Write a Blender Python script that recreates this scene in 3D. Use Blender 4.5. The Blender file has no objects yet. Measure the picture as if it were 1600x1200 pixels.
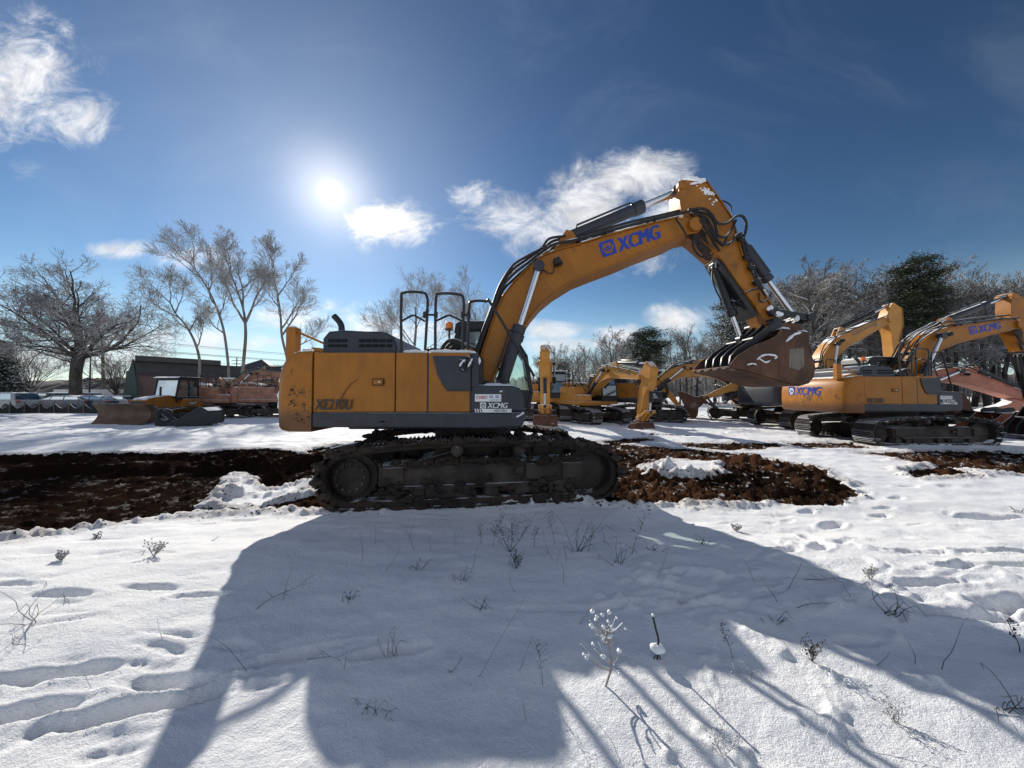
import bpy, bmesh, math, random
import numpy as np
from mathutils import Vector, Matrix, Quaternion

R = math.radians
scene = bpy.context.scene
COL = scene.collection
random.seed(7)

# ------------------------------------------------------------------ camera
FPX = 540.0
TILT, CAMH = math.atan(15 / FPX), 1.60
KY = FPX / 601.0
cam_d = bpy.data.cameras.new('camera')
cam_d.sensor_width = 36.0
cam_d.lens = 36.0 * FPX / 1600.0
cam_d.clip_start = 0.05
cam_d.clip_end = 5000
cam = bpy.data.objects.new('camera', cam_d)
COL.objects.link(cam)
cam.location = (0, 0, CAMH)
cam.rotation_euler = (R(90) + TILT, 0, 0)
scene.camera = cam
scene.render.resolution_x, scene.render.resolution_y = 1024, 768


def W(px, py, Y):
    """world point at depth Y that the photograph shows at pixel px, py"""
    u, v = (px - 800) / FPX, (600 - py) / FPX
    s = Y / (math.cos(TILT) - v * math.sin(TILT))
    return Vector((u * s, Y, CAMH + s * (math.sin(TILT) + v * math.cos(TILT))))


def RAMP(y):
    """the snow lies a little higher on the near side of the machine's rut"""
    t = min(1, max(0, (4.75 - y) / 2.4)); return .26 * t * t * (3 - 2 * t)


def G(px, py, z=None):
    """ground point under a pixel"""
    if z is None:
        z = 0.0
        for _ in range(8):
            z = .5 * z + .5 * RAMP(G(px, py, z)[1])
    u, v = (px - 800) / FPX, (600 - py) / FPX
    dz = math.sin(TILT) + v * math.cos(TILT)
    s = (z - CAMH) / dz
    return (u * s, s * (math.cos(TILT) - v * math.sin(TILT)))


# ------------------------------------------------------------------ objects
def tag(o, label=None, cat=None, group=None, kind=None):
    if label: o['label'] = label
    if cat: o['category'] = cat
    if group: o['group'] = group
    if kind: o['kind'] = kind
    return o


def thing(name, label, cat, loc=(0, 0, 0), rz=0.0, group=None, scale=1.0):
    o = bpy.data.objects.new(name, None)
    COL.objects.link(o)
    o.location = loc
    o.rotation_euler = (0, 0, rz)
    o.scale = (scale, scale, scale)
    o.empty_display_size = 0.2
    return tag(o, label, cat, group)


def copy_tree(o, parent=None):
    c = o.copy()
    COL.objects.link(c)
    c.parent = parent
    for ch in list(o.children):
        copy_tree(ch, c)
    return c


class MB:
    """collects shapes, then links them as one mesh object"""
    def __init__(s):
        s.v, s.f, s.m, s.s = [], [], [], []

    def add(s, vs, fs, mi=0, smooth=False):
        b = len(s.v)
        s.v.extend([tuple(p) for p in vs])
        for f in fs:
            s.f.append([i + b for i in f])
            s.m.append(mi)
            s.s.append(smooth)
        return s

    def box(s, c, size, rot=None, mi=0):
        hx, hy, hz = size[0] / 2, size[1] / 2, size[2] / 2
        pts = [Vector((x, y, z)) for x in (-hx, hx) for y in (-hy, hy) for z in (-hz, hz)]
        if rot is not None:
            pts = [rot @ p for p in pts]
        c = Vector(c)
        fs = [(0, 1, 3, 2), (4, 6, 7, 5), (0, 4, 5, 1), (2, 3, 7, 6), (0, 2, 6, 4), (1, 5, 7, 3)]
        return s.add([p + c for p in pts], fs, mi)

    def prism(s, poly, y0, y1, mi=0, axis='y'):
        n = len(poly)
        if axis == 'y':
            a = [(p[0], y0, p[1]) for p in poly]; b = [(p[0], y1, p[1]) for p in poly]
        elif axis == 'x':
            a = [(y0, p[0], p[1]) for p in poly]; b = [(y1, p[0], p[1]) for p in poly]
        else:
            a = [(p[0], p[1], y0) for p in poly]; b = [(p[0], p[1], y1) for p in poly]
        fs = [list(range(n)), list(range(2 * n - 1, n - 1, -1))]
        fs += [(i, i + n, (i + 1) % n + n, (i + 1) % n) for i in range(n)]
        return s.add(a + b, fs, mi)

    def strip(s, line, th, y0, y1, mi=0):
        """plate of thickness th along an xz polyline (offset to its left)"""
        n = len(line)
        P = [Vector((p[0], p[1])) for p in line]
        off = []
        for i in range(n):
            d = (P[min(i + 1, n - 1)] - P[max(i - 1, 0)]).normalized()
            off.append(P[i] + Vector((-d.y, d.x)) * th)
        poly = [tuple(p) for p in P] + [tuple(p) for p in reversed(off)]
        # built quad by quad so that strongly concave runs stay clean
        vs, fs = [], []
        for i in range(n):
            for q, y in ((P[i], y0), (P[i], y1), (off[i], y1), (off[i], y0)):
                vs.append((q.x, y, q.y))
        for i in range(n - 1):
            a, b = 4 * i, 4 * i + 4
            for k in range(4):
                fs.append((a + k, a + (k + 1) % 4, b + (k + 1) % 4, b + k))
        fs.append((0, 1, 2, 3)); e = 4 * (n - 1)
        fs.append((e + 3, e + 2, e + 1, e))
        return s.add(vs, fs, mi)

    def tube(s, pts, r, n=8, mi=0, flat=1.0, cap=True):
        P = [Vector(p) for p in pts]
        m = len(P)
        rr = r if isinstance(r, (list, tuple)) else [r] * m
        t = (P[1] - P[0]).normalized()
        up = Vector((0, 0, 1)) if abs(t.z) < 0.9 else Vector((0, 1, 0))
        a = t.cross(up).normalized(); b = a.cross(t).normalized()
        vs, fs = [], []
        for i in range(m):
            tn = (P[min(i + 1, m - 1)] - P[max(i - 1, 0)])
            if tn.length > 1e-9:
                tn.normalize()
                q = t.rotation_difference(tn)
                a = q @ a; b = q @ b; t = tn
            for k in range(n):
                w = 2 * math.pi * k / n
                vs.append(P[i] + (a * math.cos(w) + b * (math.sin(w) * flat)) * rr[i])
        for i in range(m - 1):
            for k in range(n):
                k2 = (k + 1) % n
                fs.append((i * n + k, i * n + k2, (i + 1) * n + k2, (i + 1) * n + k))
        if cap:
            fs.append(list(range(n - 1, -1, -1)))
            fs.append(list(range((m - 1) * n, m * n)))
        return s.add(vs, fs, mi, True)

    def cyl(s, p0, p1, r, n=16, mi=0):
        return s.tube([p0, p1], r, n, mi)

    def lathe(s, p0, p1, prof, n=20, mi=0):
        """prof: (t, radius) along p0 to p1"""
        p0, p1 = Vector(p0), Vector(p1)
        t = (p1 - p0).normalized()
        up = Vector((0, 0, 1)) if abs(t.z) < 0.9 else Vector((1, 0, 0))
        a = t.cross(up).normalized(); b = a.cross(t).normalized()
        vs, fs = [], []
        for (q, r) in prof:
            c = p0 + (p1 - p0) * q
            for k in range(n):
                w = 2 * math.pi * k / n
                vs.append(c + (a * math.cos(w) + b * math.sin(w)) * r)
        for i in range(len(prof) - 1):
            for k in range(n):
                k2 = (k + 1) % n
                fs.append((i * n + k, i * n + k2, (i + 1) * n + k2, (i + 1) * n + k))
        fs.append(list(range(n - 1, -1, -1)))
        fs.append(list(range((len(prof) - 1) * n, len(prof) * n)))
        return s.add(vs, fs, mi, True)

    def blob(s, c, rad, n=10, amp=0.25, mi=0, seed=0):
        rnd = random.Random(seed + int(abs(c[0] * 977 + c[2] * 131) * 10))
        vs, fs = [], []
        m = max(4, n // 2 + 1)
        ph = [rnd.uniform(0, 6.28) for _ in range(6)]
        for i in range(m + 1):
            th = math.pi * i / m
            for k in range(n):
                w = 2 * math.pi * k / n
                q = 1 + amp * (math.sin(2 * w + ph[0] + th) * .5 + math.sin(3 * w + ph[1] - 2 * th) * .35 + math.sin(5 * w + ph[2] + 3 * th) * .3)
                vs.append((c[0] + rad[0] * q * math.sin(th) * math.cos(w), c[1] + rad[1] * q * math.sin(th) * math.sin(w), c[2] + rad[2] * q * math.cos(th)))
        for i in range(m):
            for k in range(n):
                k2 = (k + 1) % n
                fs.append((i * n + k, (i + 1) * n + k, (i + 1) * n + k2, i * n + k2))
        return s.add(vs, fs, mi, True)

    def build(s, name, mats, parent=None, bevel=0.0, segs=2, loc=None, rot=None, smooth_all=False, recalc=True):
        me = bpy.data.meshes.new(name)
        me.from_pydata(s.v, [], s.f)
        me.polygons.foreach_set('material_index', s.m)
        me.polygons.foreach_set('use_smooth', [True] * len(s.f) if smooth_all else s.s)
        for mt in (mats if isinstance(mats, (list, tuple)) else [mats]):
            me.materials.append(mt)
        if recalc:
            bm = bmesh.new(); bm.from_mesh(me)
            bmesh.ops.recalc_face_normals(bm, faces=bm.faces)
            bm.to_mesh(me); bm.free()
        me.update()
        me.set_sharp_from_angle(angle=R(42))
        o = bpy.data.objects.new(name, me)
        COL.objects.link(o)
        if parent: o.parent = parent
        if loc is not None: o.location = loc
        if rot is not None: o.rotation_euler = rot
        if bevel > 0:
            b = o.modifiers.new('edge_round', 'BEVEL')
            b.width = bevel; b.segments = segs; b.limit_method = 'ANGLE'; b.angle_limit = R(38)
            b.use_clamp_overlap = True
        return o


def smooth_path(pts, sub=6):
    """Catmull-Rom through 3D points"""
    P = [Vector(p) for p in pts]
    out = []
    for i in range(len(P) - 1):
        p0 = P[max(i - 1, 0)]; p1 = P[i]; p2 = P[i + 1]; p3 = P[min(i + 2, len(P) - 1)]
        for k in range(sub):
            t = k / sub
            out.append(0.5 * ((2 * p1) + (p2 - p0) * t + (2 * p0 - 5 * p1 + 4 * p2 - p3) * t * t + (3 * p1 - p0 - 3 * p2 + p3) * t ** 3))
    out.append(P[-1])
    return out


# ------------------------------------------------------------------ lettering
_txt = {}
def text_polys(body, shear=0.0, offset=0.0):
    key = (body, shear, offset)
    if key not in _txt:
        cu = bpy.data.curves.new('lettering', 'FONT')
        cu.body = body; cu.shear = shear; cu.offset = offset; cu.size = 1.0; cu.resolution_u = 4
        cu.fill_mode = 'FRONT'
        o = bpy.data.objects.new('lettering', cu)
        COL.objects.link(o)
        dg = bpy.context.evaluated_depsgraph_get()
        me = bpy.data.meshes.new_from_object(o.evaluated_get(dg))
        vs = [v.co.copy() for v in me.vertices]
        fs = [list(p.vertices) for p in me.polygons]
        bpy.data.objects.remove(o); bpy.data.curves.remove(cu); bpy.data.meshes.remove(me)
        x0 = min(v.x for v in vs); x1 = max(v.x for v in vs); y0 = min(v.y for v in vs); y1 = max(v.y for v in vs)
        _txt[key] = ([((v.x - x0) / (x1 - x0), (v.y - y0) / (y1 - y0)) for v in vs], fs)
    return _txt[key]


def put_text(mb, body, org, ux, uy, w, h, shear=0.0, offset=0.0, mi=0, bold=0.0):
    """letters w x h on a plane: org = lower left, ux/uy = unit axes"""
    vs, fs = text_polys(body, shear, offset)
    org, ux, uy = Vector(org), Vector(ux), Vector(uy)
    nrm = ux.cross(uy) * .0006
    for k in range(4 if bold else 1):
        mb.add([org + ux * (a * w + (k - 1.5) * bold * h) + uy * (b * h) + nrm * k for a, b in vs], fs, mi)


for t_ in (('XCMG', .25, .0), ('XE210U', .22, .012), ('CHERY', 0, .02), ('EQUIPMENT', 0, 0), ('LiuGong', .1, .02), ('RENTALS', 0, 0), ('888-2CHERRY', 0, .01), ('CAT', 0, .03), ('VOLVO', 0, .03)):
    text_polys(*t_)


# ------------------------------------------------------------------ materials
class NT:
    def __init__(s, name):
        s.mat = bpy.data.materials.new(name); s.mat.use_nodes = True
        s.t = s.mat.node_tree; s.n = s.t.nodes; s.n.clear()
        s.out = s.n.new('ShaderNodeOutputMaterial')
        s.b = s.n.new('ShaderNodeBsdfPrincipled')
        s.t.links.new(s.b.outputs[0], s.out.inputs[0])
        s.tc = s.n.new('ShaderNodeTexCoord')
    def link(s, a, b): s.t.links.new(a, b)
    def noise(s, scale, detail=4, rough=.55, vec=None, dist=0.0):
        n = s.n.new('ShaderNodeTexNoise')
        n.inputs['Scale'].default_value = scale; n.inputs['Detail'].default_value = detail
        n.inputs['Roughness'].default_value = rough; n.inputs['Distortion'].default_value = dist
        s.link(vec if vec is not None else s.tc.outputs['Object'], n.inputs['Vector'])
        return n.outputs['Fac']
    def mapping(s, scale=(1, 1, 1), src=None):
        m = s.n.new('ShaderNodeMapping'); m.inputs['Scale'].default_value = scale
        s.link(src if src is not None else s.tc.outputs['Object'], m.inputs['Vector'])
        return m.outputs['Vector']
    def ramp(s, fac, a, b):
        r = s.n.new('ShaderNodeMapRange'); r.interpolation_type = 'SMOOTHSTEP'
        r.inputs['From Min'].default_value = a; r.inputs['From Max'].default_value = b
        s.link(fac, r.inputs['Value'])
        return r.outputs['Result']
    def math(s, op, a, b=None):
        m = s.n.new('ShaderNodeMath'); m.operation = op
        for i, q in enumerate((a, b)):
            if q is None: continue
            if isinstance(q, (int, float)): m.inputs[i].default_value = q
            else: s.link(q, m.inputs[i])
        return m.outputs[0]
    def mix(s, fac, a, b):
        m = s.n.new('ShaderNodeMix'); m.data_type = 'RGBA'
        for i, q in ((0, fac), (6, a), (7, b)):
            if isinstance(q, (int, float)): m.inputs[i].default_value = q
            elif isinstance(q, tuple): m.inputs[i].default_value = (*q, 1) if len(q) == 3 else q
            else: s.link(q, m.inputs[i])
        return m.outputs[2]
    def bump(s, h, strength, dist):
        b = s.n.new('ShaderNodeBump'); b.inputs['Strength'].default_value = strength; b.inputs['Distance'].default_value = dist
        s.link(h, b.inputs['Height']); s.link(b.outputs[0], s.b.inputs['Normal'])
    def snow_mask(s, thr=.75, noise_amp=.5, scale=7.0):
        g = s.n.new('ShaderNodeNewGeometry'); x = s.n.new('ShaderNodeSeparateXYZ')
        s.link(g.outputs['Normal'], x.inputs[0])
        n = s.math('MULTIPLY', s.math('SUBTRACT', s.noise(scale, 5), .5), noise_amp)
        return s.ramp(s.math('ADD', x.outputs[2], n), thr - .06, thr + .06)


SNOW_C = (.84, .86, .89)

def painted(name, base, rough=.45, metal=0.0, var=.25, dirt=(.05, .035, .022), dirt_amt=.35, streak=True, snow=.8, snow_amp=.5,
            rust=None, rust_z=None, bump=.05, bscale=40, spec=.4, coat=0.0):
    m = NT(name)
    c = base
    n1 = m.noise(2.2, 5)
    dark = tuple(x * (1 - var) for x in base); lite = tuple(min(1, x * (1 + var * .6)) for x in base)
    col = m.mix(m.ramp(n1, .3, .7), dark, lite)
    if dirt_amt > 0:
        v = m.mapping((5, 5, .7)) if streak else None
        n2 = m.noise(3.0, 6, .65, v)
        f = m.math('MULTIPLY', m.ramp(n2, .48, .75), dirt_amt)
        col = m.mix(f, col, dirt)
        n3 = m.noise(22, 6, .7)
        f3 = m.math('MULTIPLY', m.ramp(n3, .6, .72), dirt_amt * .8)
        col = m.mix(f3, col, dirt)
    if rust is not None:
        n4 = m.noise(5.5, 7, .7)
        f = m.ramp(n4, .53, .60)
        if rust_z is not None:
            sx = m.n.new('ShaderNodeSeparateXYZ'); m.link(m.tc.outputs['Object'], sx.inputs[0])
            low = m.ramp(m.math('ADD', sx.outputs[2], m.math('MULTIPLY', m.math('SUBTRACT', n4, .5), .5)), rust_z + .12, rust_z - .1)
            f = m.math('MAXIMUM', m.math('MULTIPLY', low, .85), m.math('MULTIPLY', f, m.ramp(sx.outputs[2], 2.2, 1.35)))
        col = m.mix(f, col, rust)
    rgh = rough
    if snow is not None:
        f = m.snow_mask(snow, snow_amp)
        col = m.mix(f, col, SNOW_C)
        mr = m.math('MULTIPLY', f, .9 - rough)
        m.link(m.math('ADD', mr, rough), m.b.inputs['Roughness'])
        if metal: m.link(m.math('MULTIPLY', m.math('SUBTRACT', 1.0, f), metal), m.b.inputs['Metallic'])
    else:
        m.b.inputs['Roughness'].default_value = rough; m.b.inputs['Metallic'].default_value = metal
    m.link(col, m.b.inputs['Base Color'])
    m.b.inputs['Specular IOR Level'].default_value = spec
    if coat: m.b.inputs['Coat Weight'].default_value = coat
    if bump: m.bump(m.noise(bscale, 6, .65), bump, .02)
    return m.mat


def plain(name, base, rough=.5, metal=0.0, emit=None, spec=.5):
    m = NT(name)
    n = m.noise(9, 4)
    m.link(m.mix(n, tuple(x * .85 for x in base), tuple(min(1, x * 1.12) for x in base)), m.b.inputs['Base Color'])
    m.b.inputs['Roughness'].default_value = rough; m.b.inputs['Metallic'].default_value = metal
    m.b.inputs['Specular IOR Level'].default_value = spec
    if emit:
        m.b.inputs['Emission Color'].default_value = (*base, 1); m.b.inputs['Emission Strength'].default_value = emit
    return m.mat


def glass(name, tint=(.78, .88, .85), refl=.12):
    mt = bpy.data.materials.new(name); mt.use_nodes = True
    t = mt.node_tree; t.nodes.clear()
    out = t.nodes.new('ShaderNodeOutputMaterial'); mx = t.nodes.new('ShaderNodeMixShader')
    tr = t.nodes.new('ShaderNodeBsdfTransparent'); gl = t.nodes.new('ShaderNodeBsdfGlossy')
    tr.inputs[0].default_value = (*tint, 1); gl.inputs['Roughness'].default_value = .04
    gl.inputs[0].default_value = (.8, .86, .85, 1)
    fr = t.nodes.new('ShaderNodeFresnel'); fr.inputs[0].default_value = 1.45
    ad = t.nodes.new('ShaderNodeMath'); ad.operation = 'ADD'; ad.inputs[1].default_value = refl - .04
    t.links.new(fr.outputs[0], ad.inputs[0])
    t.links.new(ad.outputs[0], mx.inputs[0]); t.links.new(tr.outputs[0], mx.inputs[1]); t.links.new(gl.outputs[0], mx.inputs[2])
    # frost and dried snow on the pane
    df = t.nodes.new('ShaderNodeBsdfDiffuse'); df.inputs[0].default_value = (.5, .55, .55, 1)
    tcn = t.nodes.new('ShaderNodeTexCoord'); nz = t.nodes.new('ShaderNodeTexNoise'); nz.inputs['Scale'].default_value = 2.5; nz.inputs['Detail'].default_value = 6
    t.links.new(tcn.outputs['Object'], nz.inputs['Vector'])
    rm = t.nodes.new('ShaderNodeMapRange'); rm.inputs['From Min'].default_value = .48; rm.inputs['From Max'].default_value = .75; rm.inputs['To Max'].default_value = .3
    t.links.new(nz.outputs['Fac'], rm.inputs['Value'])
    m2 = t.nodes.new('ShaderNodeMixShader')
    t.links.new(rm.outputs[0], m2.inputs[0]); t.links.new(mx.outputs[0], m2.inputs[1]); t.links.new(df.outputs[0], m2.inputs[2])
    t.links.new(m2.outputs[0], out.inputs[0])
    return mt


YEL = (.355, .128, .006)
M = {}
M['yellow'] = painted('yellow_paint', YEL, .42, var=.12, dirt_amt=.36, snow=.9, snow_amp=.25, bump=.015)
M['yellow_cw'] = painted('worn_yellow_paint', YEL, .45, var=.12, dirt_amt=.3, snow=.82, snow_amp=.35, rust=(.10, .045, .02), rust_z=1.33, bump=.04)
M['yellow_worn'] = painted('chipped_yellow_paint', (.34, .125, .010), .5, var=.18, dirt_amt=.55, snow=.8, snow_amp=.4, bump=.04)
M['yellow_arm'] = painted('greasy_yellow_paint', (.335, .122, .009), .48, var=.2, dirt=(.035, .022, .014), dirt_amt=.75, streak=False, snow=.86, snow_amp=.35, bump=.04)
M['yellow_liu'] = painted('light_yellow_paint', (.55, .25, .045), .45, var=.12, dirt_amt=.3, snow=.72, snow_amp=.5)
M['orange_fade'] = painted('faded_orange_paint', (.36, .17, .11), .65, var=.3, dirt=(.25, .22, .2), dirt_amt=.5, snow=.45, snow_amp=.7)
M['pink'] = painted('faded_red_paint', (.50, .19, .12), .6, var=.2, dirt=(.3, .16, .11), dirt_amt=.35, snow=.8, snow_amp=.4)
M['dark'] = painted('dark_grey_paint', (.029, .033, .045), .42, var=.15, dirt=(.085, .06, .045), dirt_amt=.38, snow=.85, snow_amp=.3, bump=.01)
M['black'] = painted('black_paint', (.016, .017, .02), .38, var=.2, dirt=(.05, .045, .04), dirt_amt=.25, snow=.93, snow_amp=.3, bump=.01)
M['blacksnow'] = painted('snowy_black_steel', (.016, .017, .019), .45, var=.2, dirt_amt=.2, snow=.62, snow_amp=.8)
M['hose'] = painted('rubber_hose', (.014, .014, .015), .55, dirt_amt=.15, var=.1, snow=.62, snow_amp=.75)
M['chrome'] = plain('chromed_rod', (.62, .64, .68), .22, 1.0)
M['steel'] = painted('worn_steel', (.11, .10, .10), .45, metal=.5, dirt_amt=.5, snow=.85)
M['frame'] = painted('muddy_frame_steel', (.056, .042, .034), .75, var=.6, dirt=(.014, .008, .006), dirt_amt=1.0, streak=False, snow=.95, snow_amp=.2, bump=.3, bscale=18)
M['track'] = painted('muddy_track_steel', (.030, .021, .016), .85, var=.5, dirt=(.06, .03, .018), dirt_amt=.7, streak=False, snow=1.03, snow_amp=.34, bump=.6, bscale=16)
M['track_sn'] = painted('snowy_track_steel', (.045, .036, .031), .8, var=.5, dirt=(.09, .05, .03), dirt_amt=.6, streak=False, snow=.72, snow_amp=.6, bump=.4, bscale=16)
M['rust'] = painted('rusty_bucket_steel', (.105, .048, .028), .75, var=.5, dirt=(.035, .018, .012), dirt_amt=.75, snow=.93, snow_amp=.3, bump=.25, bscale=14)
M['rust_sn'] = painted('snowy_rusty_steel', (.13, .058, .036), .75, var=.4, dirt=(.04, .02, .014), dirt_amt=.7, snow=.62, snow_amp=.4, bump=.2, bscale=14)
M['wear'] = painted('scraped_steel', (.16, .135, .115), .6, var=.3, dirt=(.07, .035, .02), dirt_amt=.7, snow=None, bump=.1)
M['glass'] = glass('cab_glass')
M['glass_dk'] = glass('dark_glass', (.16, .19, .19), .25)
M['seat'] = plain('seat_fabric', (.03, .03, .032), .9)
M['blue'] = painted('blue_vinyl', (.012, .05, .36), .4, var=.08, dirt=(.05, .05, .08), dirt_amt=.15, snow=None, bump=0)
M['white'] = painted('white_vinyl', (.75, .75, .74), .5, var=.08, dirt=(.4, .36, .3), dirt_amt=.3, snow=None, bump=0)
M['red'] = plain('red_vinyl', (.45, .06, .04), .5)
M['ink'] = plain('black_vinyl', (.018, .018, .022), .45)
M['grey_ink'] = plain('grey_vinyl', (.15, .14, .13), .5)
M['amber'] = plain('amber_lens', (.85, .22, .02), .25)
M['chip'] = plain('rust_chip', (.075, .032, .015), .85)
M['hole'] = plain('open_louvre', (.004, .004, .005), .9)
M['scuff'] = plain('scuff_mark', (.035, .02, .015), .8)


def snow_material(name, crumbly=False):
    m = NT(name)
    m.b.inputs['Base Color'].default_value = (*SNOW_C, 1)
    m.b.inputs['Roughness'].default_value = .75
    m.b.inputs['Specular IOR Level'].default_value = .25
    m.b.inputs['Subsurface Weight'].default_value = 0.0
    n = m.math('ADD', m.math('MULTIPLY', m.noise(16, 5, .6), 1.0), m.math('MULTIPLY', m.noise(110, 3, .6), .25))
    m.bump(n, .5 if crumbly else .3, .03)
    return m.mat


M['snow'] = snow_material('lying_snow', True)

# ------------------------------------------------------------------ light and sky
_s = W(517, 302, 1.0) - Vector((0, 0, CAMH))
SUN_AZ, SUN_EL = math.atan2(_s.x, _s.y), math.atan2(_s.z, math.hypot(_s.x, _s.y))   # azimuth from +Y towards +X
SD = Vector((math.sin(SUN_AZ) * math.cos(SUN_EL), math.cos(SUN_AZ) * math.cos(SUN_EL), math.sin(SUN_EL)))
sl = bpy.data.lights.new('sun', 'SUN'); sl.energy = 4.7; sl.angle = R(.5); sl.color = (1.0, .93, .82)
so = bpy.data.objects.new('sun', sl); COL.objects.link(so)
so.rotation_euler = SD.to_track_quat('Z', 'Y').to_euler()
so.location = SD * 60

SKY_S = .085
w = bpy.data.worlds.new('World'); scene.world = w; w.use_nodes = True
wt = w.node_tree; wn = wt.nodes; wn.clear()
def wl(a, b): wt.links.new(a, b)
def wmath(op, a, b=None, clamp=False):
    m = wn.new('ShaderNodeMath'); m.operation = op; m.use_clamp = clamp
    for i, q in enumerate((a, b)):
        if q is None: continue
        if isinstance(q, (int, float)): m.inputs[i].default_value = q
        else: wl(q, m.inputs[i])
    return m.outputs[0]
def wvec(op, a, b=None):
    m = wn.new('ShaderNodeVectorMath'); m.operation = op
    for i, q in enumerate((a, b)):
        if q is None: continue
        if isinstance(q, (tuple, Vector)): m.inputs[i].default_value = tuple(q)
        else: wl(q, m.inputs[i])
    return m
def wramp(v, a, b, lo=0.0, hi=1.0):
    r = wn.new('ShaderNodeMapRange'); r.interpolation_type = 'SMOOTHSTEP'
    for k, q in (('From Min', a), ('From Max', b), ('To Min', lo), ('To Max', hi)): r.inputs[k].default_value = q
    wl(v, r.inputs['Value']); return r.outputs['Result']
def wmix(f, a, b, mode='MIX'):
    m = wn.new('ShaderNodeMix'); m.data_type = 'RGBA'; m.blend_type = mode
    for i, q in ((0, f), (6, a), (7, b)):
        if isinstance(q, (int, float)): m.inputs[i].default_value = q
        elif isinstance(q, tuple): m.inputs[i].default_value = (*q, 1)
        else: wl(q, m.inputs[i])
    return m.outputs[2]

sky = wn.new('ShaderNodeTexSky'); sky.sky_type = 'NISHITA'; sky.sun_disc = False
sky.sun_elevation = SUN_EL; sky.sun_rotation = SUN_AZ
sky.air_density = 1.0; sky.dust_density = 0.05; sky.ozone_density = 2.5; sky.altitude = 50
tc = wn.new('ShaderNodeTexCoord'); dirv = tc.outputs['Generated']
sep = wn.new('ShaderNodeSeparateXYZ'); wl(dirv, sep.inputs[0])
dy = wmath('MAXIMUM', sep.outputs[1], .05)
uu = wmath('DIVIDE', sep.outputs[0], dy); vv = wmath('DIVIDE', sep.outputs[2], dy)
cmb = wn.new('ShaderNodeCombineXYZ'); wl(uu, cmb.inputs[0]); wl(vv, cmb.inputs[1])
UV = cmb.outputs[0]
# clouds: centre and half-size as slopes of the view direction, weight
clouds = [(30, 130, 120, 120, 1.0), (110, 180, 90, 55, .75), (40, 255, 45, 30, .5), (150, 215, 40, 20, .4), (125, 5, 40, 16, .45),
          (622, 352, 80, 46, 1.0), (585, 345, 50, 34, .8), (740, 305, 48, 30, .75), (800, 340, 85, 42, .95), (860, 360, 80, 52, 1.1), (920, 335, 95, 70, 1.2), (990, 272, 100, 46, 1.2), (1030, 330, 70, 70, .9), (1000, 400, 80, 40, .7),
          (740, 350, 40, 18, .5), (1068, 497, 56, 28, 1.3), (195, 390, 62, 17, 1.0), (300, 405, 90, 22, .9), (865, 518, 80, 20, 1.05), (965, 520, 50, 18, 1.05), (900, 540, 130, 20, 1.0),
          (250, 530, 260, 26, .85), (120, 560, 260, 30, .95), (600, 515, 120, 30, 1.0), (440, 500, 90, 24, .85), (540, 480, 70, 18, .45), (1180, 540, 120, 26, .5), (1400, 560, 250, 24, .4)]
acc = None
for (cx, cy, rx, ry, wgt) in clouds:
    p = W(cx, cy, 1.0)
    c = (p.x, p.z - CAMH, 0); ir = (FPX / rx, FPX / ry, 1)
    l = wvec('LENGTH', wvec('MULTIPLY', wvec('SUBTRACT', UV, c).outputs[0], ir).outputs[0]).outputs['Value']
    q = wmath('MULTIPLY', wmath('SUBTRACT', 1.35, l, True), wgt)
    acc = q if acc is None else wmath('MAXIMUM', acc, q)
def wnoise(scale, detail, rough, vec, dist=0.0):
    n = wn.new('ShaderNodeTexNoise')
    n.inputs['Scale'].default_value = scale; n.inputs['Detail'].default_value = detail
    n.inputs['Roughness'].default_value = rough; n.inputs['Distortion'].default_value = dist
    wl(vec, n.inputs['Vector']); return n.outputs['Fac']
mp = wn.new('ShaderNodeMapping'); mp.inputs['Rotation'].default_value = (0, 0, R(25)); mp.inputs['Scale'].default_value = (1.0, 1.5, 1); wl(UV, mp.inputs['Vector'])
n1 = wnoise(6.5, 12, .70, mp.outputs[0], .55)
n2 = wnoise(3.0, 3, .5, mp.outputs[0], .2)
dens = wmath('ADD', wmath('MULTIPLY', acc, 1.15), wmath('MULTIPLY', wmath('SUBTRACT', n1, .5), 3.4))
dens = wmath('ADD', dens, wmath('MULTIPLY', wmath('SUBTRACT', n2, .5), .5))
cl = wmath('MULTIPLY', wramp(dens, .25, 1.75), wramp(sep.outputs[1], .06, .2))
cl = wmath('MULTIPLY', cl, wramp(acc, .0, .45))
veil = wmath('MULTIPLY', wramp(wnoise(1.6, 5, .6, mp.outputs[0], .8), .45, .8), .06)
# air-light round the sun
dt = wvec('DOT_PRODUCT', dirv, tuple(SD)).outputs['Value']
dt0 = wmath('MAXIMUM', dt, 0.0)
g1 = wmath('MULTIPLY', wmath('POWER', dt0, 7000.0), 1.0)
g2 = wmath('MULTIPLY', wmath('POWER', dt0, 330.0), .50)
g3 = wmath('MULTIPLY', wmath('POWER', dt0, 24.0), .13)
g4 = wmath('MULTIPLY', wmath('POWER', dt0, 6.0), .05)
disc = wmath('MULTIPLY', wramp(dt, math.cos(R(1.05)), math.cos(R(.6))), 8.0)
shade = wramp(wnoise(9.0, 8, .65, mp.outputs[0], .5), .3, .7, .72, 1.04)
K = 1 / SKY_S
ccol = wn.new('ShaderNodeCombineColor')
lit = wmath('MULTIPLY', shade, wmath('ADD', .82, wmath('MULTIPLY', wmath('POWER', dt0, 30.0), .5)))
warm = wmath('POWER', dt0, 60.0)
for i, kf in enumerate((0.0, -.12, -.34)): wl(wmath('MULTIPLY', wmath('MULTIPLY', lit, wmath('ADD', 1.0, wmath('MULTIPLY', warm, kf))), (1.0, 1.0, 1.02)[i] * K), ccol.inputs[i])
hz = wramp(sep.outputs[2], 0.0, .28, 1.0, 0.0)
sg = wn.new('ShaderNodeGamma'); sg.inputs[1].default_value = 1.5
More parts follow.
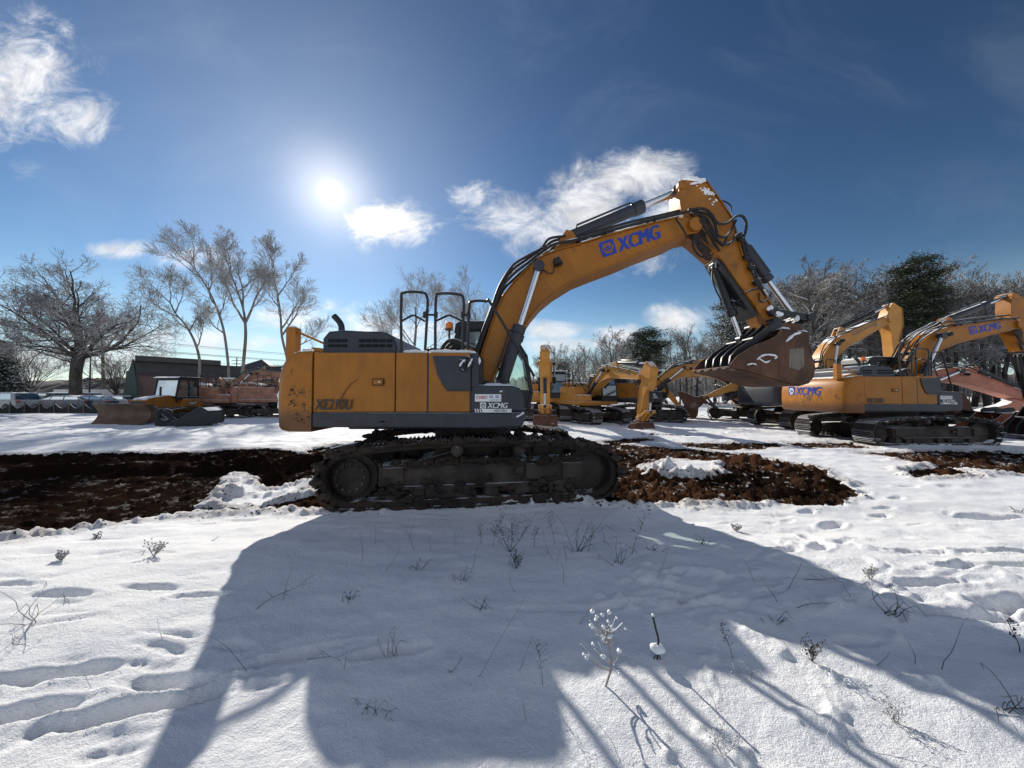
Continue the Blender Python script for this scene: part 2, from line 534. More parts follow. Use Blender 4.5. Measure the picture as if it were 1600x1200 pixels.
wl(wvec('MULTIPLY', sky.outputs[0], (SKY_S,) * 3).outputs[0], sg.inputs[0])
skyg = wvec('MULTIPLY', sg.outputs[0], (1.25 * K, 1.25 * K, 1.12 * K)).outputs[0]
skyc = wmix(wmath('MULTIPLY', hz, .6), skyg, (.50 * K, .64 * K, .76 * K))
skyc = wmix(veil, skyc, (.7 * K, .75 * K, .8 * K))
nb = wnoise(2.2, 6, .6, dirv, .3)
north_fill = wmath('MULTIPLY', wmath('MULTIPLY', wramp(nb, .40, .60), wramp(sep.outputs[1], -.05, -.35)), wramp(sep.outputs[2], .02, .15))  # unseen clouds behind the camera, added as fill to brighten the shade
skyc = wmix(north_fill, skyc, (.54 * K, .58 * K, .67 * K))
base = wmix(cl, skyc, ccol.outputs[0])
def glow(src, fac, col): return wmix(1.0, src, wscale(fac, col), 'ADD')
def wscale(fac, col):
    c = wn.new('ShaderNodeCombineColor')
    for i in range(3): wl(wmath('MULTIPLY', fac, col[i] * K), c.inputs[i])
    return c.outputs[0]
base = glow(base, g1, (1.0, .86, .6)); base = glow(base, g2, (1.0, .88, .74)); base = glow(base, g3, (.9, .95, 1.0)); base = glow(base, g4, (.7, .85, 1.0)); base = glow(base, disc, (1.0, .95, .85))
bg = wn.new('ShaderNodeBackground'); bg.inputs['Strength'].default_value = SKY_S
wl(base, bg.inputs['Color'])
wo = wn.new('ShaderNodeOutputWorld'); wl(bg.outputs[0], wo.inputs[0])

scene.view_settings.view_transform = 'Standard'
scene.view_settings.look = 'None'
scene.view_settings.exposure = 0.25
scene.view_settings.gamma = 1.0
scene.cycles.use_denoising = True
try:
    scene.cycles.denoiser = 'OPENIMAGEDENOISE'
    scene.cycles.denoising_input_passes = 'RGB_ALBEDO_NORMAL'
except Exception:
    pass
scene.cycles.max_bounces = 6
scene.cycles.transparent_max_bounces = 10
scene.cycles.sample_clamp_indirect = 6
# ------------------------------------------------------------------ ground: one sheet of snow and churned mud out to the horizon
_rng = np.random.RandomState(11)
_perm = _rng.permutation(512); _perm = np.concatenate([_perm, _perm, _perm])
_gr = _rng.uniform(0, 2 * np.pi, 512); _gx, _gy = np.cos(_gr), np.sin(_gr)


def perlin(x, y):
    xi = np.floor(x).astype(np.int64); yi = np.floor(y).astype(np.int64)
    xf = x - xi; yf = y - yi
    u = xf * xf * xf * (xf * (xf * 6 - 15) + 10); v = yf * yf * yf * (yf * (yf * 6 - 15) + 10)
    def g(ix, iy, dx, dy):
        h = _perm[(_perm[ix & 511] + iy) & 511]
        return _gx[h] * dx + _gy[h] * dy
    a = g(xi, yi, xf, yf); b = g(xi + 1, yi, xf - 1, yf)
    c = g(xi, yi + 1, xf, yf - 1); d = g(xi + 1, yi + 1, xf - 1, yf - 1)
    return (a + (b - a) * u) * (1 - v) + (c + (d - c) * u) * v * 1.0


def fbm(x, y, oct=4, gain=.5, lac=2.03):
    s = np.zeros_like(x); a = 1.0
    for k in range(oct):
        s += a * perlin(x + 17.3 * k, y - 9.1 * k); a *= gain; x = x * lac; y = y * lac
    return s


def sstep(x, a, b):
    t = np.clip((x - a) / (b - a), 0, 1); return t * t * (3 - 2 * t)


def poly_sd(x, y, P):
    """signed distance to polygon, positive inside"""
    d = np.full(x.shape, 1e9); ins = np.zeros(x.shape, bool); n = len(P)
    for i in range(n):
        x0, y0 = P[i]; x1, y1 = P[(i + 1) % n]
        ex, ey = x1 - x0, y1 - y0
        t = np.clip(((x - x0) * ex + (y - y0) * ey) / (ex * ex + ey * ey + 1e-12), 0, 1)
        d = np.minimum(d, np.hypot(x - x0 - t * ex, y - y0 - t * ey))
        c = ((y0 > y) != (y1 > y)) & (x < ex * (y - y0) / (ey if abs(ey) > 1e-12 else 1e-12) + x0)
        ins ^= c
    return np.where(ins, d, -d)


def gp(l): return [G(a, b) for a, b in l]

MUD = [gp([(-400, 704), (-60, 710), (120, 707), (250, 707), (300, 705), (380, 700), (440, 700), (500, 712), (505, 790), (430, 794), (300, 803), (200, 812), (100, 829), (20, 846), (-60, 858), (-400, 930)]),
       gp([(480, 700), (560, 690), (900, 690), (1000, 694), (1100, 703), (1180, 712), (1260, 730), (1312, 752), (1318, 772), (1270, 782), (1150, 786), (1000, 786), (900, 780), (700, 783), (560, 792), (480, 794)]),
       gp([(1345, 707), (1480, 704), (1600, 706), (1750, 712), (1800, 745), (1600, 742), (1480, 733)]),
       gp([(935, 688), (1010, 683), (1030, 687), (960, 694)]),
       gp([(1060, 692), (1180, 690), (1230, 697), (1150, 702), (1080, 699)]),
       gp([(1400, 735), (1480, 731), (1520, 742), (1440, 746)]),
       gp([(1215, 690), (1330, 692), (1360, 699), (1260, 699)])]
HOLES = [gp([(310, 767), (338, 744), (352, 724), (385, 722), (420, 740), (470, 744), (500, 748), (500, 770), (400, 772)]),
         gp([(1002, 742), (1010, 722), (1050, 715), (1120, 722), (1140, 736), (1100, 746)])]
HEAP_L = G(362, 752); HEAP_R = [G(1035, 738), G(1075, 742), G(1112, 744), G(1020, 742)]
BERM = gp([(1150, 716), (1210, 724), (1255, 738), (1284, 755), (1278, 768), (1220, 777)])
BANK = gp([(-400, 716), (0, 722), (130, 718), (260, 716), (330, 712)])
CLOD = gp([(340, 716), (400, 712), (440, 716), (470, 722)])
# boot and drag marks in the snow: pixel centre, length m, width m, heading deg, depth m
MARKS = [(95, 1050, .62, .13, 12, .07), (205, 1103, .72, .14, 17, .08), (262, 1062, .40, .13, 2, .06), (20, 1112, .5, .14, 15, .07), (235, 916, .42, .11, 0, .05),
         (318, 930, .34, .12, 6, .06), (100, 928, .42, .11, 2, .05), (20, 912, .36, .12, 0, .05), (165, 842, .6, .09, 14, .03), (320, 818, .5, .09, 10, .03), (60, 840, .4, .12, 20, .04),
         (380, 812, .5, .1, 8, .03), (1495, 885, .34, .17, 5, .10), (1300, 822, .42, .22, 25, .12), (1268, 842, .35, .2, 70, .10), (1282, 855, .4, .2, 35, .10), (1228, 860, .3, .15, 15, .06),
         (1430, 862, .7, .1, -10, .05), (1520, 862, .5, .13, -5, .06), (1590, 862, .4, .16, 0, .08), (1590, 884, .5, .16, 0, .07), (1540, 808, .9, .32, -6, .12), (1590, 810, .5, .22, -5, .08), (1455, 910, .6, .15, 4, .06),
         (1580, 940, .5, .2, 8, .07), (1550, 960, 1.1, .16, -4, .06), (1380, 795, .4, .14, 10, .05), (1310, 790, .4, .14, 5, .04), (1350, 770, .3, .16, 10, .06), (1400, 778, .35, .18, 20, .06),
         (1375, 806, .3, .18, 10, .06), (1200, 806, .6, .1, -6, .03), (1150, 798, .5, .1, -5, .03), (1420, 760, .4, .2, 0, .05), (1480, 760, .35, .2, 0, .05), (1260, 800, .35, .16, 20, .05),
         (610, 1018, .34, .12, 15, .06), (460, 1022, .5, .12, 20, .05), (880, 950, .6, .1, 5, .03), (960, 945, .5, .1, 15, .03), (1060, 950, .4, .12, 10, .03),
         (1340, 1000, .3, .1, 0, .03)]
_r2 = random.Random(5)
for _ in range(60):
    px_, py_ = _r2.uniform(980, 1600), _r2.uniform(790, 960)
    MARKS.append((px_, py_, _r2.uniform(.15, .5), _r2.uniform(.08, .16), _r2.uniform(-25, 40), _r2.uniform(.012, .035)))
for _ in range(25):
    px_, py_ = _r2.uniform(0, 420), _r2.uniform(850, 1180)
    MARKS.append((px_, py_, _r2.uniform(.15, .4), _r2.uniform(.07, .12), _r2.uniform(-10, 30), _r2.uniform(.01, .025)))


def terrain(x, y):
    """height and mud share at ground points"""
    x = np.asarray(x, float); y = np.asarray(y, float)
    r = np.hypot(x, y)
    near = sstep(r, 60, 25)
    wx = x + .35 * fbm(x * 1.3, y * 1.3, 3) + .10 * fbm(x * 6, y * 6, 2)
    wy = y + .22 * fbm(x * 1.3 + 40, y * 1.3 + 7, 3) + .10 * fbm(x * 6 + 9, y * 6, 2)
    sd = np.full(x.shape, -1e9)
    for P in MUD: sd = np.maximum(sd, poly_sd(wx, wy, P))
    for P in HOLES: sd = np.minimum(sd, -poly_sd(wx, wy, P))
    def line_d(P):
        d = np.full(x.shape, 1e9)
        for (x0, y0), (x1, y1) in zip(P[:-1], P[1:]):
            ex, ey = x1 - x0, y1 - y0
            t = np.clip(((wx - x0) * ex + (wy - y0) * ey) / (ex * ex + ey * ey), 0, 1)
            d = np.minimum(d, np.hypot(wx - x0 - t * ex, wy - y0 - t * ey))
        return d
    mud = np.maximum(sstep(sd, -.04, .10), np.maximum(sstep(line_d(BERM), .48, .36), sstep(line_d(CLOD), .5, .4)))
    # thin bare scuffs farther out in the yard
    far = sstep(fbm(x * .25, y * .9 + 30, 4), .42, .55) * sstep(y, 8.5, 11) * sstep(r, 40, 24) * sstep(x, -4, 2)
    mud = np.maximum(mud, .8 * far)
    z = .05 * fbm(x * .22, y * .22, 3) * near * sstep(y, 4, 9)
    z = z + .26 * sstep(y, 4.75, 2.35)
    # soft snow relief, drifts elongated with the wind
    sn = .030 * fbm(x * .9 + 3, y * 1.7, 3) + .012 * fbm(x * 3.1, y * 5.0, 3) + .0035 * fbm(x * 14, y * 17, 2)
    sn += .035 * np.maximum(0, fbm(x * 1.6 + 50, y * 2.4, 3) - .25) * sstep(y, 3, 7)
    sn += .09 * sstep(r, 8, 13) * np.maximum(0, fbm(x * .8, y * 2.2 + 12, 3)) * near
    z = z + sn * near * (1 - .7 * mud)
    # churned soil
    cl = (1 - .45 * sstep(x, -2.6, -4.0)) * np.abs(fbm(x * 2.6, y * 2.6 + 5, 4, .6)) * .17 + .05 * np.abs(fbm(x * 9, y * 9, 3, .6)) - .10
    z = z + (cl + .05 * fbm(x * .8, y * 2.6, 3) * sstep(x, -2.6, -4)) * mud * near
    # the cut on the left with its far bank
    inside = poly_sd(wx, wy, MUD[0])
    cut = sstep(inside, 0, .9) * sstep(x, -2.3, -4.6)
    z -= .26 * cut
    z += .22 * sstep(line_d(BANK), .55, .05) * (1 + .5 * fbm(x * 2, y * 2, 3))
    z += .26 * sstep(line_d(CLOD), .5, .05) * (1 + .8 * fbm(x * 3, y * 3, 3))
    z += .11 * sstep(line_d(BERM), .45, .03) * (1 + .9 * fbm(x * 3.5, y * 3.5, 3))
    # tread bars pressed by the crawler on the way in
    tp = poly_sd(x, y, gp([(500, 772), (500, 792), (300, 803), (120, 826), (40, 815), (300, 782)]))
    z += .022 * np.sin((x * 1.0 - y * .35) * 2 * np.pi / .19) * sstep(tp, 0, .15)
    # ploughed heaps of crumbly snow
    rl = random.Random(77)
    def lumps(c, n, rx, ry, rmin, rmax, k=.75):
        for _ in range(n):
            a_, b_ = rl.gauss(0, .45), rl.gauss(0, .45); q_ = rl.uniform(rmin, rmax) * (1.15 - .5 * min(1, math.hypot(a_, b_)))
            cx, cy = c[0] + a_ * rx, c[1] + b_ * ry
            m = (np.abs(x - cx) < q_ * 1.5) & (np.abs(y - cy) < q_ * 1.5)
            if not m.any(): continue
            d = np.hypot(x[m] - cx, y[m] - cy) / q_ + .22 * perlin(x[m] * 3 / q_ * .35, y[m] * 3 / q_ * .35 + cx)
            z[m] += q_ * k * np.sqrt(np.clip(1 - d * d, 0, 1)) * .55
    lumps(HEAP_L, 60, .42, .26, .04, .12); lumps((HEAP_L[0] + .8, HEAP_L[1] - .05), 26, .55, .25, .04, .10)
    for k, c in enumerate(HEAP_R): lumps(c, (34, 30, 24, 20)[k], .38, .30, .05, (.16, .15, .12, .10)[k])
    lumps(G(985, 735), 8, .3, .2, .05, .12); lumps(G(430, 728), 30, .5, .3, .06, .14); lumps(G(1180, 730), 40, .9, .3, .02, .06)
    lumps(G(1280, 762), 50, .4, .3, .02, .065); lumps(G(1100, 762), 60, 1.3, .25, .02, .055); lumps(G(200, 735), 30, 2.5, .5, .03, .08)
    lumps(G(30, 838), 16, .5, .15, .05, .10); lumps(G(150, 826), 30, 1.0, .12, .03, .06); lumps(G(700, 783), 30, 1.6, .06, .03, .055)
    # ridge of snow pushed up along the near edge of the mud
    e = np.exp(-((sd + .12) / .10) ** 2) * near * sstep(y, 9, 7)
    z += .05 * e * (1 + 1.6 * fbm(x * 4.5, y * 4.5, 3, .6))
    for (px, py, L, wd, hd, dp) in MARKS:
        cx, cy = G(px, py); a = R(hd)
        m = (np.abs(x - cx) < L) & (np.abs(y - cy) < L)
        if not m.any(): continue
        dx, dy_ = x[m] - cx, y[m] - cy
        lx = dx * math.cos(a) + dy_ * math.sin(a); ly = -dx * math.sin(a) + dy_ * math.cos(a)
        q = np.sqrt((lx / (L / 2)) ** 2 + (ly / (wd * .36)) ** 2) + .32 * perlin(x[m] * 8, y[m] * 8) + .22 * perlin(x[m] * 23, y[m] * 23)
        dp *= .8
        z[m] += -dp * sstep(q, 1.15, .35) + dp * .12 * np.exp(-((q - 1.35) / .2) ** 2) * (1 + perlin(x[m] * 9, y[m] * 9))
    # small tussocks under the snow in the foreground right
    z += .035 * sstep(fbm(x * 3.2 + 4, y * 3.2, 4), .15, .7) * sstep(x, .2, .8) * sstep(y, 4.4, 2.6) * near
    # far ground climbs a little towards the back of the yard
    terrain.crumb = np.maximum(sstep(sd, -1.1, .0), mud)
    return z, mud


def gz(x, y):
    return float(terrain(np.array([x]), np.array([y]))[0][0])


def build_ground():
    th = np.concatenate([np.arange(-60, 60, .16), np.arange(60, 300, 4.0)])   # degrees from +Y
    rr = [.45]
    while rr[-1] < 900:
        q = rr[-1]
        rr.append(q * (1.0075 if q < 14 else 1.015 if q < 40 else 1.05 if q < 120 else 1.2))
    rr = np.array(rr)
    nt, nr = len(th), len(rr)
    A = np.radians(th)[None, :]; RR = rr[:, None]
    x = (RR * np.sin(A)).ravel(); y = (RR * np.cos(A)).ravel()
    z, mud = terrain(x, y)
    co = np.stack([x, y, z], 1)
    co = np.vstack([co, [[0, 0, float(z[:nt].mean())]]])
    i, j = np.meshgrid(np.arange(nr - 1), np.arange(nt), indexing='ij')
    j2 = (j + 1) % nt
    quads = np.stack([i * nt + j, i * nt + j2, (i + 1) * nt + j2, (i + 1) * nt + j], -1).reshape(-1, 4)[:, ::-1]
    c = nr * nt
    jj = np.arange(nt); tris = np.stack([np.full(nt, c), (jj + 1) % nt, jj], 1)
    me = bpy.data.meshes.new('snow_ground')
    nl = quads.size + tris.size
    me.vertices.add(len(co)); me.vertices.foreach_set('co', co.astype(np.float32).ravel())
    me.loops.add(nl); me.loops.foreach_set('vertex_index', np.concatenate([quads.ravel(), tris.ravel()]).astype(np.int32))
    me.polygons.add(len(quads) + len(tris))
    me.polygons.foreach_set('loop_start', np.concatenate([np.arange(len(quads)) * 4, quads.size + np.arange(nt) * 3]).astype(np.int32))
    me.update(calc_edges=True); me.validate()
    me.polygons.foreach_set('use_smooth', [True] * len(me.polygons))
    at = me.attributes.new('crumbs', 'FLOAT', 'POINT')
    at.data.foreach_set('value', np.append(terrain.crumb, 0).astype(np.float32))
    at = me.attributes.new('soil', 'FLOAT', 'POINT')
    at.data.foreach_set('value', np.append(mud, 0).astype(np.float32))
    # material
    m = NT('snow_and_mud')
    an = m.n.new('ShaderNodeAttribute'); an.attribute_name = 'soil'
    P = m.tc.outputs['Object']
    brk = m.math('MULTIPLY', m.math('SUBTRACT', m.noise(7, 6, .65), .5), .9)
    f = m.ramp(m.math('ADD', an.outputs['Fac'], brk), .36, .56)
    g = m.n.new('ShaderNodeNewGeometry'); sx = m.n.new('ShaderNodeSeparateXYZ'); m.link(g.outputs['Normal'], sx.inputs[0])
    # rests of snow lie on the flatter clods
    n_big = m.noise(.55, 4)
    sp = m.n.new('ShaderNodeSeparateXYZ'); m.link(P, sp.inputs[0])
    wet = m.ramp(m.math('ADD', sp.outputs[0], m.math('MULTIPLY', m.math('SUBTRACT', n_big, .5), 4.0)), -2.0, -5.0)
    rest = m.math('MULTIPLY', m.ramp(m.math('ADD', sx.outputs[2], m.math('MULTIPLY', m.math('SUBTRACT', m.noise(3.6, 8, .75), .5), 1.1)), 1.02, 1.12), .85)
    rest = m.math('MULTIPLY', rest, m.math('SUBTRACT', 1.0, m.math('MULTIPLY', wet, .8)))
    f = m.math('MULTIPLY', f, m.math('SUBTRACT', 1.0, rest))
    # loose crumbs of earth thrown onto the snow round the dug ground
    cr = m.n.new('ShaderNodeAttribute'); cr.attribute_name = 'crumbs'
    speck = m.ramp(m.math('ADD', m.noise(21, 3, .6), m.math('MULTIPLY', m.math('SUBTRACT', cr.outputs['Fac'], 1.0), .26)), .57, .63)
    f = m.math('MAXIMUM', f, m.math('MULTIPLY', speck, m.ramp(cr.outputs['Fac'], .05, .5)))
    slush = m.math('MULTIPLY', m.ramp(m.math('ADD', cr.outputs['Fac'], m.math('MULTIPLY', m.math('SUBTRACT', m.noise(2.5, 6, .7), .5), .9)), .75, 1.15), .55)
    n_f = m.noise(12, 6, .7)
    soil = m.mix(m.ramp(n_big, .38, .62), (.012, .008, .006), (.060, .029, .016))
    soil = m.mix(m.math('MULTIPLY', wet, .92), soil, (.0145, .009, .007))
    soil = m.mix(m.math('MULTIPLY', m.ramp(n_f, .5, .75), m.math('SUBTRACT', 1.0, m.math('MULTIPLY', wet, .85))), soil, (.085, .047, .028))
    snow = m.mix(m.ramp(m.noise(1.5, 4), .35, .65), (.80, .82, .86), (.88, .89, .91))
    snow = m.mix(slush, snow, (.30, .22, .17))
    m.link(m.mix(f, snow, soil), m.b.inputs['Base Color'])
    m.link(m.math('SUBTRACT', .72, m.math('MULTIPLY', f, .12)), m.b.inputs['Roughness'])
    m.link(m.math('MULTIPLY', m.math('SUBTRACT', 1.0, f), .06), m.b.inputs['Specular IOR Level'])
    h = m.math('ADD', m.math('MULTIPLY', m.noise(44, 6, .72), 1.0), m.math('ADD', m.math('MULTIPLY', m.noise(140, 2, .6), .35), m.math('MULTIPLY', m.math('MULTIPLY', m.noise(18, 6, .7), f), 1.6)))
    b = m.n.new('ShaderNodeBump'); b.inputs['Strength'].default_value = .75; b.inputs['Distance'].default_value = .022
    m.link(h, b.inputs['Height']); m.link(b.outputs[0], m.b.inputs['Normal'])
    me.materials.append(m.mat)
    o = bpy.data.objects.new('ground', me); COL.objects.link(o)
    tag(o, 'snow covered yard with strips of churned brown mud', 'ground', kind='structure')
    return o


build_ground()
# ------------------------------------------------------------------ excavators
# machine frame: origin on the ground under the slew centre, x forward, y to the machine's left, z up
MX, MY = -0.70, FPX * 1.60 / 175 + 1.35                         # where the big machine's slew centre stands


def mp_(px, py, y):
    """x, z in the machine frame for the side plane y of the near machine"""
    p = W(px, py, MY + y)
    return (p.x - MX, p.z)


def prof(l, y): return [mp_(a, b, y) for a, b in l]


def rot2(p, a): return (p[0] * math.cos(a) - p[1] * math.sin(a), p[0] * math.sin(a) + p[1] * math.cos(a))


YB, YA, YK = -.31, -.23, -.58                 # side planes of boom, arm, bucket
BF = mp_(752, 606, YB); BT = mp_(1086, 351, YB); AT = mp_(1208, 513, YA)
B0 = math.atan2(BT[1] - BF[1], BT[0] - BF[0]); A0 = math.atan2(AT[1] - BT[1], AT[0] - BT[0])
BLEN = math.hypot(BT[0] - BF[0], BT[1] - BF[1]); ALEN = math.hypot(AT[0] - BT[0], AT[1] - BT[1])
def to_b(p): return rot2((p[0] - BF[0], p[1] - BF[1]), -B0)
def to_a(p): return rot2((p[0] - BT[0], p[1] - BT[1]), -A0)
def to_k(p): return (p[0] - AT[0], p[1] - AT[1])

BOOM_TOP = [to_b(p) for p in prof([(744, 600), (747, 575), (757, 540), (768, 508), (778, 480), (788, 460), (804, 440), (826, 418), (850, 399), (872, 390), (900, 383), (944, 369), (985, 357.5), (1022, 348), (1062, 339), (1084, 337)], YB)]
BOOM_BOT = [to_b(p) for p in prof([(1098, 343), (1099, 353), (1090, 361), (1076, 363), (1055, 374), (1005, 393), (970, 408), (935, 421), (900, 435), (868, 455), (846, 473), (830, 492), (818, 510), (802, 534), (787, 556), (773, 580), (762, 602), (753, 615), (745, 613)], YB)]
ARM_POLY = [to_a(p) for p in prof([(1061, 283), (1067, 279), (1104, 282), (1126, 313), (1145, 341), (1160, 398), (1175, 424), (1190, 450), (1205, 477), (1215, 498), (1217, 510), (1212, 519), (1203, 517), (1199, 507), (1182, 477), (1158, 445), (1126, 400), (1094, 372), (1079, 362), (1070, 345), (1064, 318)], YA)]
SHELL = [to_k(p) for p in prof([(1222, 515), (1240, 517), (1263, 520), (1264, 549), (1270, 561), (1273, 574), (1271, 588), (1264, 597), (1250, 601), (1232, 599), (1200, 589), (1172, 581), (1140, 574)], YK)]
SIDE = [to_k(p) for p in prof([(1208, 528), (1222, 515), (1240, 517), (1263, 520), (1264, 549), (1270, 561), (1273, 574), (1271, 588), (1264, 597), (1250, 601), (1232, 599), (1200, 589), (1172, 581), (1143, 574.5), (1142, 568), (1152, 556), (1176, 541)], YK)]


def track_path(n):
    """closed outline of a crawler chain, evenly resampled; returns points and tangents"""
    pts = []
    def arc(cx, cz, r, a0, a1, m):
        for i in range(m + 1):
            a = R(a0 + (a1 - a0) * i / m); pts.append((cx + r * math.cos(a), cz + r * math.sin(a)))
    arc(-1.74, .425, .395, 270, 110, 14)
    pts.extend([(-1.35, .865), (-.75, .905), (-.1, .92), (.6, .915), (1.1, .885)])
    arc(1.74, .42, .395, 80, -90, 14)
    pts.extend([(1.0, .022), (0, .02), (-1.0, .022)])
    P = [Vector(p) for p in pts]; m = len(P)
    seg = [(P[(i + 1) % m] - P[i]).length for i in range(m)]; tot = sum(seg)
    out = []; i = 0; acc_ = 0
    for k in range(n):
        s = tot * k / n
        while acc_ + seg[i] < s: acc_ += seg[i]; i += 1
        t = (s - acc_) / max(seg[i], 1e-9)
        out.append((P[i].lerp(P[(i + 1) % m], t), (P[(i + 1) % m] - P[i]).normalized()))
    return out, tot / n


def make_track(root, side, uy, mat, frm, detail):
    c, s_ = math.cos(uy), math.sin(uy)
    yc = side * 1.06
    loc = (-yc * s_, yc * c, 0); rt = (0, 0, uy)
    n = 46
    pts, pitch = track_path(n)
    mb = MB(); rnd = random.Random(3 + side)
    for p, t in pts:
        a = math.atan2(t.y, t.x)
        q = Matrix.Rotation(-a, 3, 'Y')
        nrm = Vector((t.y, 0, -t.x))            # loop runs clockwise seen from the near side: this points inwards
        ctr = Vector((p.x, 0, p.y))
        j = rnd.uniform(-.006, .006)
        mb.box(ctr - nrm * (-.0) + nrm * (j), (pitch * .93, .64, .026), q)
        for dx in (-.06, .0, .06):
            mb.box(ctr + q @ Vector((dx, 0, 0)) - nrm * (.024 + j), (.016, .63, .034), q)
        if detail:
            for yy in (-.09, .09):
                mb.box(ctr + nrm * .055 + Vector((0, yy, 0)), (pitch * .98, .045, .085), q)
            for yy in ((-.30, -.2, .28) if detail > 1 else (-.3,)):   # packed mud on the shoes
                if rnd.random() < .85:
                    mb.blob(ctr + Vector((rnd.uniform(-.05, .05), yy, 0)) + nrm * rnd.uniform(-.03, .05), (rnd.uniform(.06, .12), rnd.uniform(.04, .07), rnd.uniform(.035, .06)), 8, .45, 0, rnd.randint(0, 99))
    if detail:                                    # earth packed between the links
        loop = [(p + Vector((t.y, -t.x)) * .02, p + Vector((t.y, -t.x)) * .085) for p, t in pts]
        vs, fs = [], []
        for a_, b_ in loop:
            for q_, y_ in ((a_, -.27), (a_, .27), (b_, .24), (b_, -.24)): vs.append((q_.x, y_, q_.y))
        for i_ in range(n):
            e_ = 4 * ((i_ + 1) % n)
            for k_ in range(4): fs.append((4 * i_ + k_, 4 * i_ + (k_ + 1) % 4, e_ + (k_ + 1) % 4, e_ + k_))
        mb.add(vs, fs, 0)
    # make sure grousers point outwards: loop is counter-clockwise or clockwise alike, thickness is symmetric enough
    tr = mb.build('track', mat, root, loc=loc, rot=rt)
    f = MB()
    f.prism([(-1.36, .30), (-1.36, .58), (-1.0, .60), (1.15, .60), (1.20, .63), (1.62, .60), (1.66, .34), (1.45, .22), (1.2, .30), (-.9, .30)], -.19, .19)
    f.box((.1, 0, .27), (2.3, .44, .05))
    for x0, x1 in ((-1.30, -1.02), (.72, .98), (1.28, 1.60)):
        f.box(((x0 + x1) / 2, -.205 * 1, .45), (x1 - x0, .05, .22)); f.box(((x0 + x1) / 2, .205, .45), (x1 - x0, .05, .22))
    f.prism([(-.72, .12), (-.1, .12), (-.1, .29), (-.72, .29)], -.225, .225)
    f.prism([(.55, .14), (.92, .14), (.92, .29), (.55, .29)], -.225, .225)
    f.box((.62, -.23, .47), (.13, .03, .08)); f.box((.2, -.2, .625), (.9, .02, .04)); f.box((.2, .2, .625), (.9, .02, .04))
    for x in (-.28, .62):
        f.box((x, .05, .68), (.12, .2, .18))
    f.build('track_frame', frm, tr, bevel=.012)
    if detail > 1:
        md = MB(); rn2 = random.Random(8 + side)
        for _ in range(120):
            x = rn2.uniform(-1.35, 1.6); top_ = rn2.random() < .55
            md.blob((x, rn2.uniform(-.26, -.12) if top_ else -.2 - rn2.random() * .05, (.60 + rn2.uniform(-.02, .05)) if top_ else rn2.choice((.12, .2, .3, .34)) + rn2.uniform(-.05, .05)), (rn2.uniform(.03, .10), rn2.uniform(.02, .06), rn2.uniform(.02, .05)), 8, .5, 0, rn2.randint(0, 999))
        tag(md.build('caked_mud', M['track'], tr), kind='stuff')
    sp = MB()
    sp.lathe((-1.74, -.16, .425), (-1.74, .16, .425), [(0, .22), (.06, .25), (.3, .25), (.3, .34), (.7, .34), (.7, .25), (.94, .25), (1, .22)], 26)
    for k in range(12):
        a = 2 * math.pi * k / 12
        for yy in (-.17, .17): sp.cyl((-1.74 + .185 * math.cos(a), yy, .425 + .185 * math.sin(a)), (-1.74 + .185 * math.cos(a), yy * 1.12, .425 + .185 * math.sin(a)), .022, 6)
    for k in range(21):
        a = 2 * math.pi * k / 21
        sp.box((-1.74 + .35 * math.cos(a), 0, .425 + .35 * math.sin(a)), (.05, .06, .05), Matrix.Rotation(-a, 3, 'Y'))
    sp.build('sprocket', frm, tr)
    idl = MB(); idl.lathe((1.72, -.14, .42), (1.72, .14, .42), [(0, .12), (.05, .17), (.2, .3), (.25, .33), (.75, .33), (.8, .3), (.95, .17), (1, .12)], 26)
    idl.build('idler_wheel', frm, tr)
    if detail:
        for x in (-1.18, -.83, -.48, -.13, .22, .57, .92, 1.27):
            r_ = MB(); r_.lathe((x, -.19, .185), (x, .19, .185), [(0, .05), (0, .1), (.2, .1), (.2, .13), (.35, .13), (.35, .09), (.65, .09), (.65, .13), (.8, .13), (.8, .1), (1, .1), (1, .05)], 16)
            r_.build('track_roller', frm, tr)
        for x in (-.28, .62):
            r_ = MB(); r_.lathe((x, -.30, .79), (x, .2, .79), [(0, .03), (0, .055), (.05, .06), (.05, .085), (1, .085), (1, .03)], 16)
            r_.build('carrier_roller', frm, tr)
    return tr


def cyl_pair(root, name, p0, p1, y, r, barrel, mat, rodmat, full=True):
    """hydraulic cylinder: barrel from p0, rod to p1 (xz points), at side offset y"""
    a = Vector((p0[0], y, p0[1])); b = Vector((p1[0], y, p1[1]))
    mb = MB()
    L = (b - a).length; k = barrel
    mb.lathe(a, a + (b - a) * k, [(0, r * .55), (.02, r * .9), (.05, r), (.86, r), (.865, r * 1.18), (.985, r * 1.18), (.99, r * .8), (1, r * .75)], 18)
    mb.cyl(a + Vector((0, -r * .9, 0)), a + Vector((0, r * .9, 0)), r * .85, 14)
    # feed pipe along the barrel
    if full:
        d = (b - a).normalized(); nrm = Vector((-d.z, 0, d.x))
        if nrm.z < 0: nrm = -nrm
        mb.tube([a + d * (.1 * L) + nrm * (r * .8), a + d * (.12 * L) + nrm * (r * 1.45), a + d * (k * L * .86) + nrm * (r * 1.45), a + d * (k * L * .9) + nrm * (r * .9)], r * .2, 6)
    o = mb.build(name, mat, root)
    rd = MB(); rd.cyl(a + (b - a) * (k * .98), b, r * .56, 14)
    rd.build('piston_rod', rodmat, o)
    e = MB(); e.cyl(b + Vector((0, -r * .85, 0)), b + Vector((0, r * .85, 0)), r * .95, 14)
    e.build('rod_eye', mat, o)
    return o


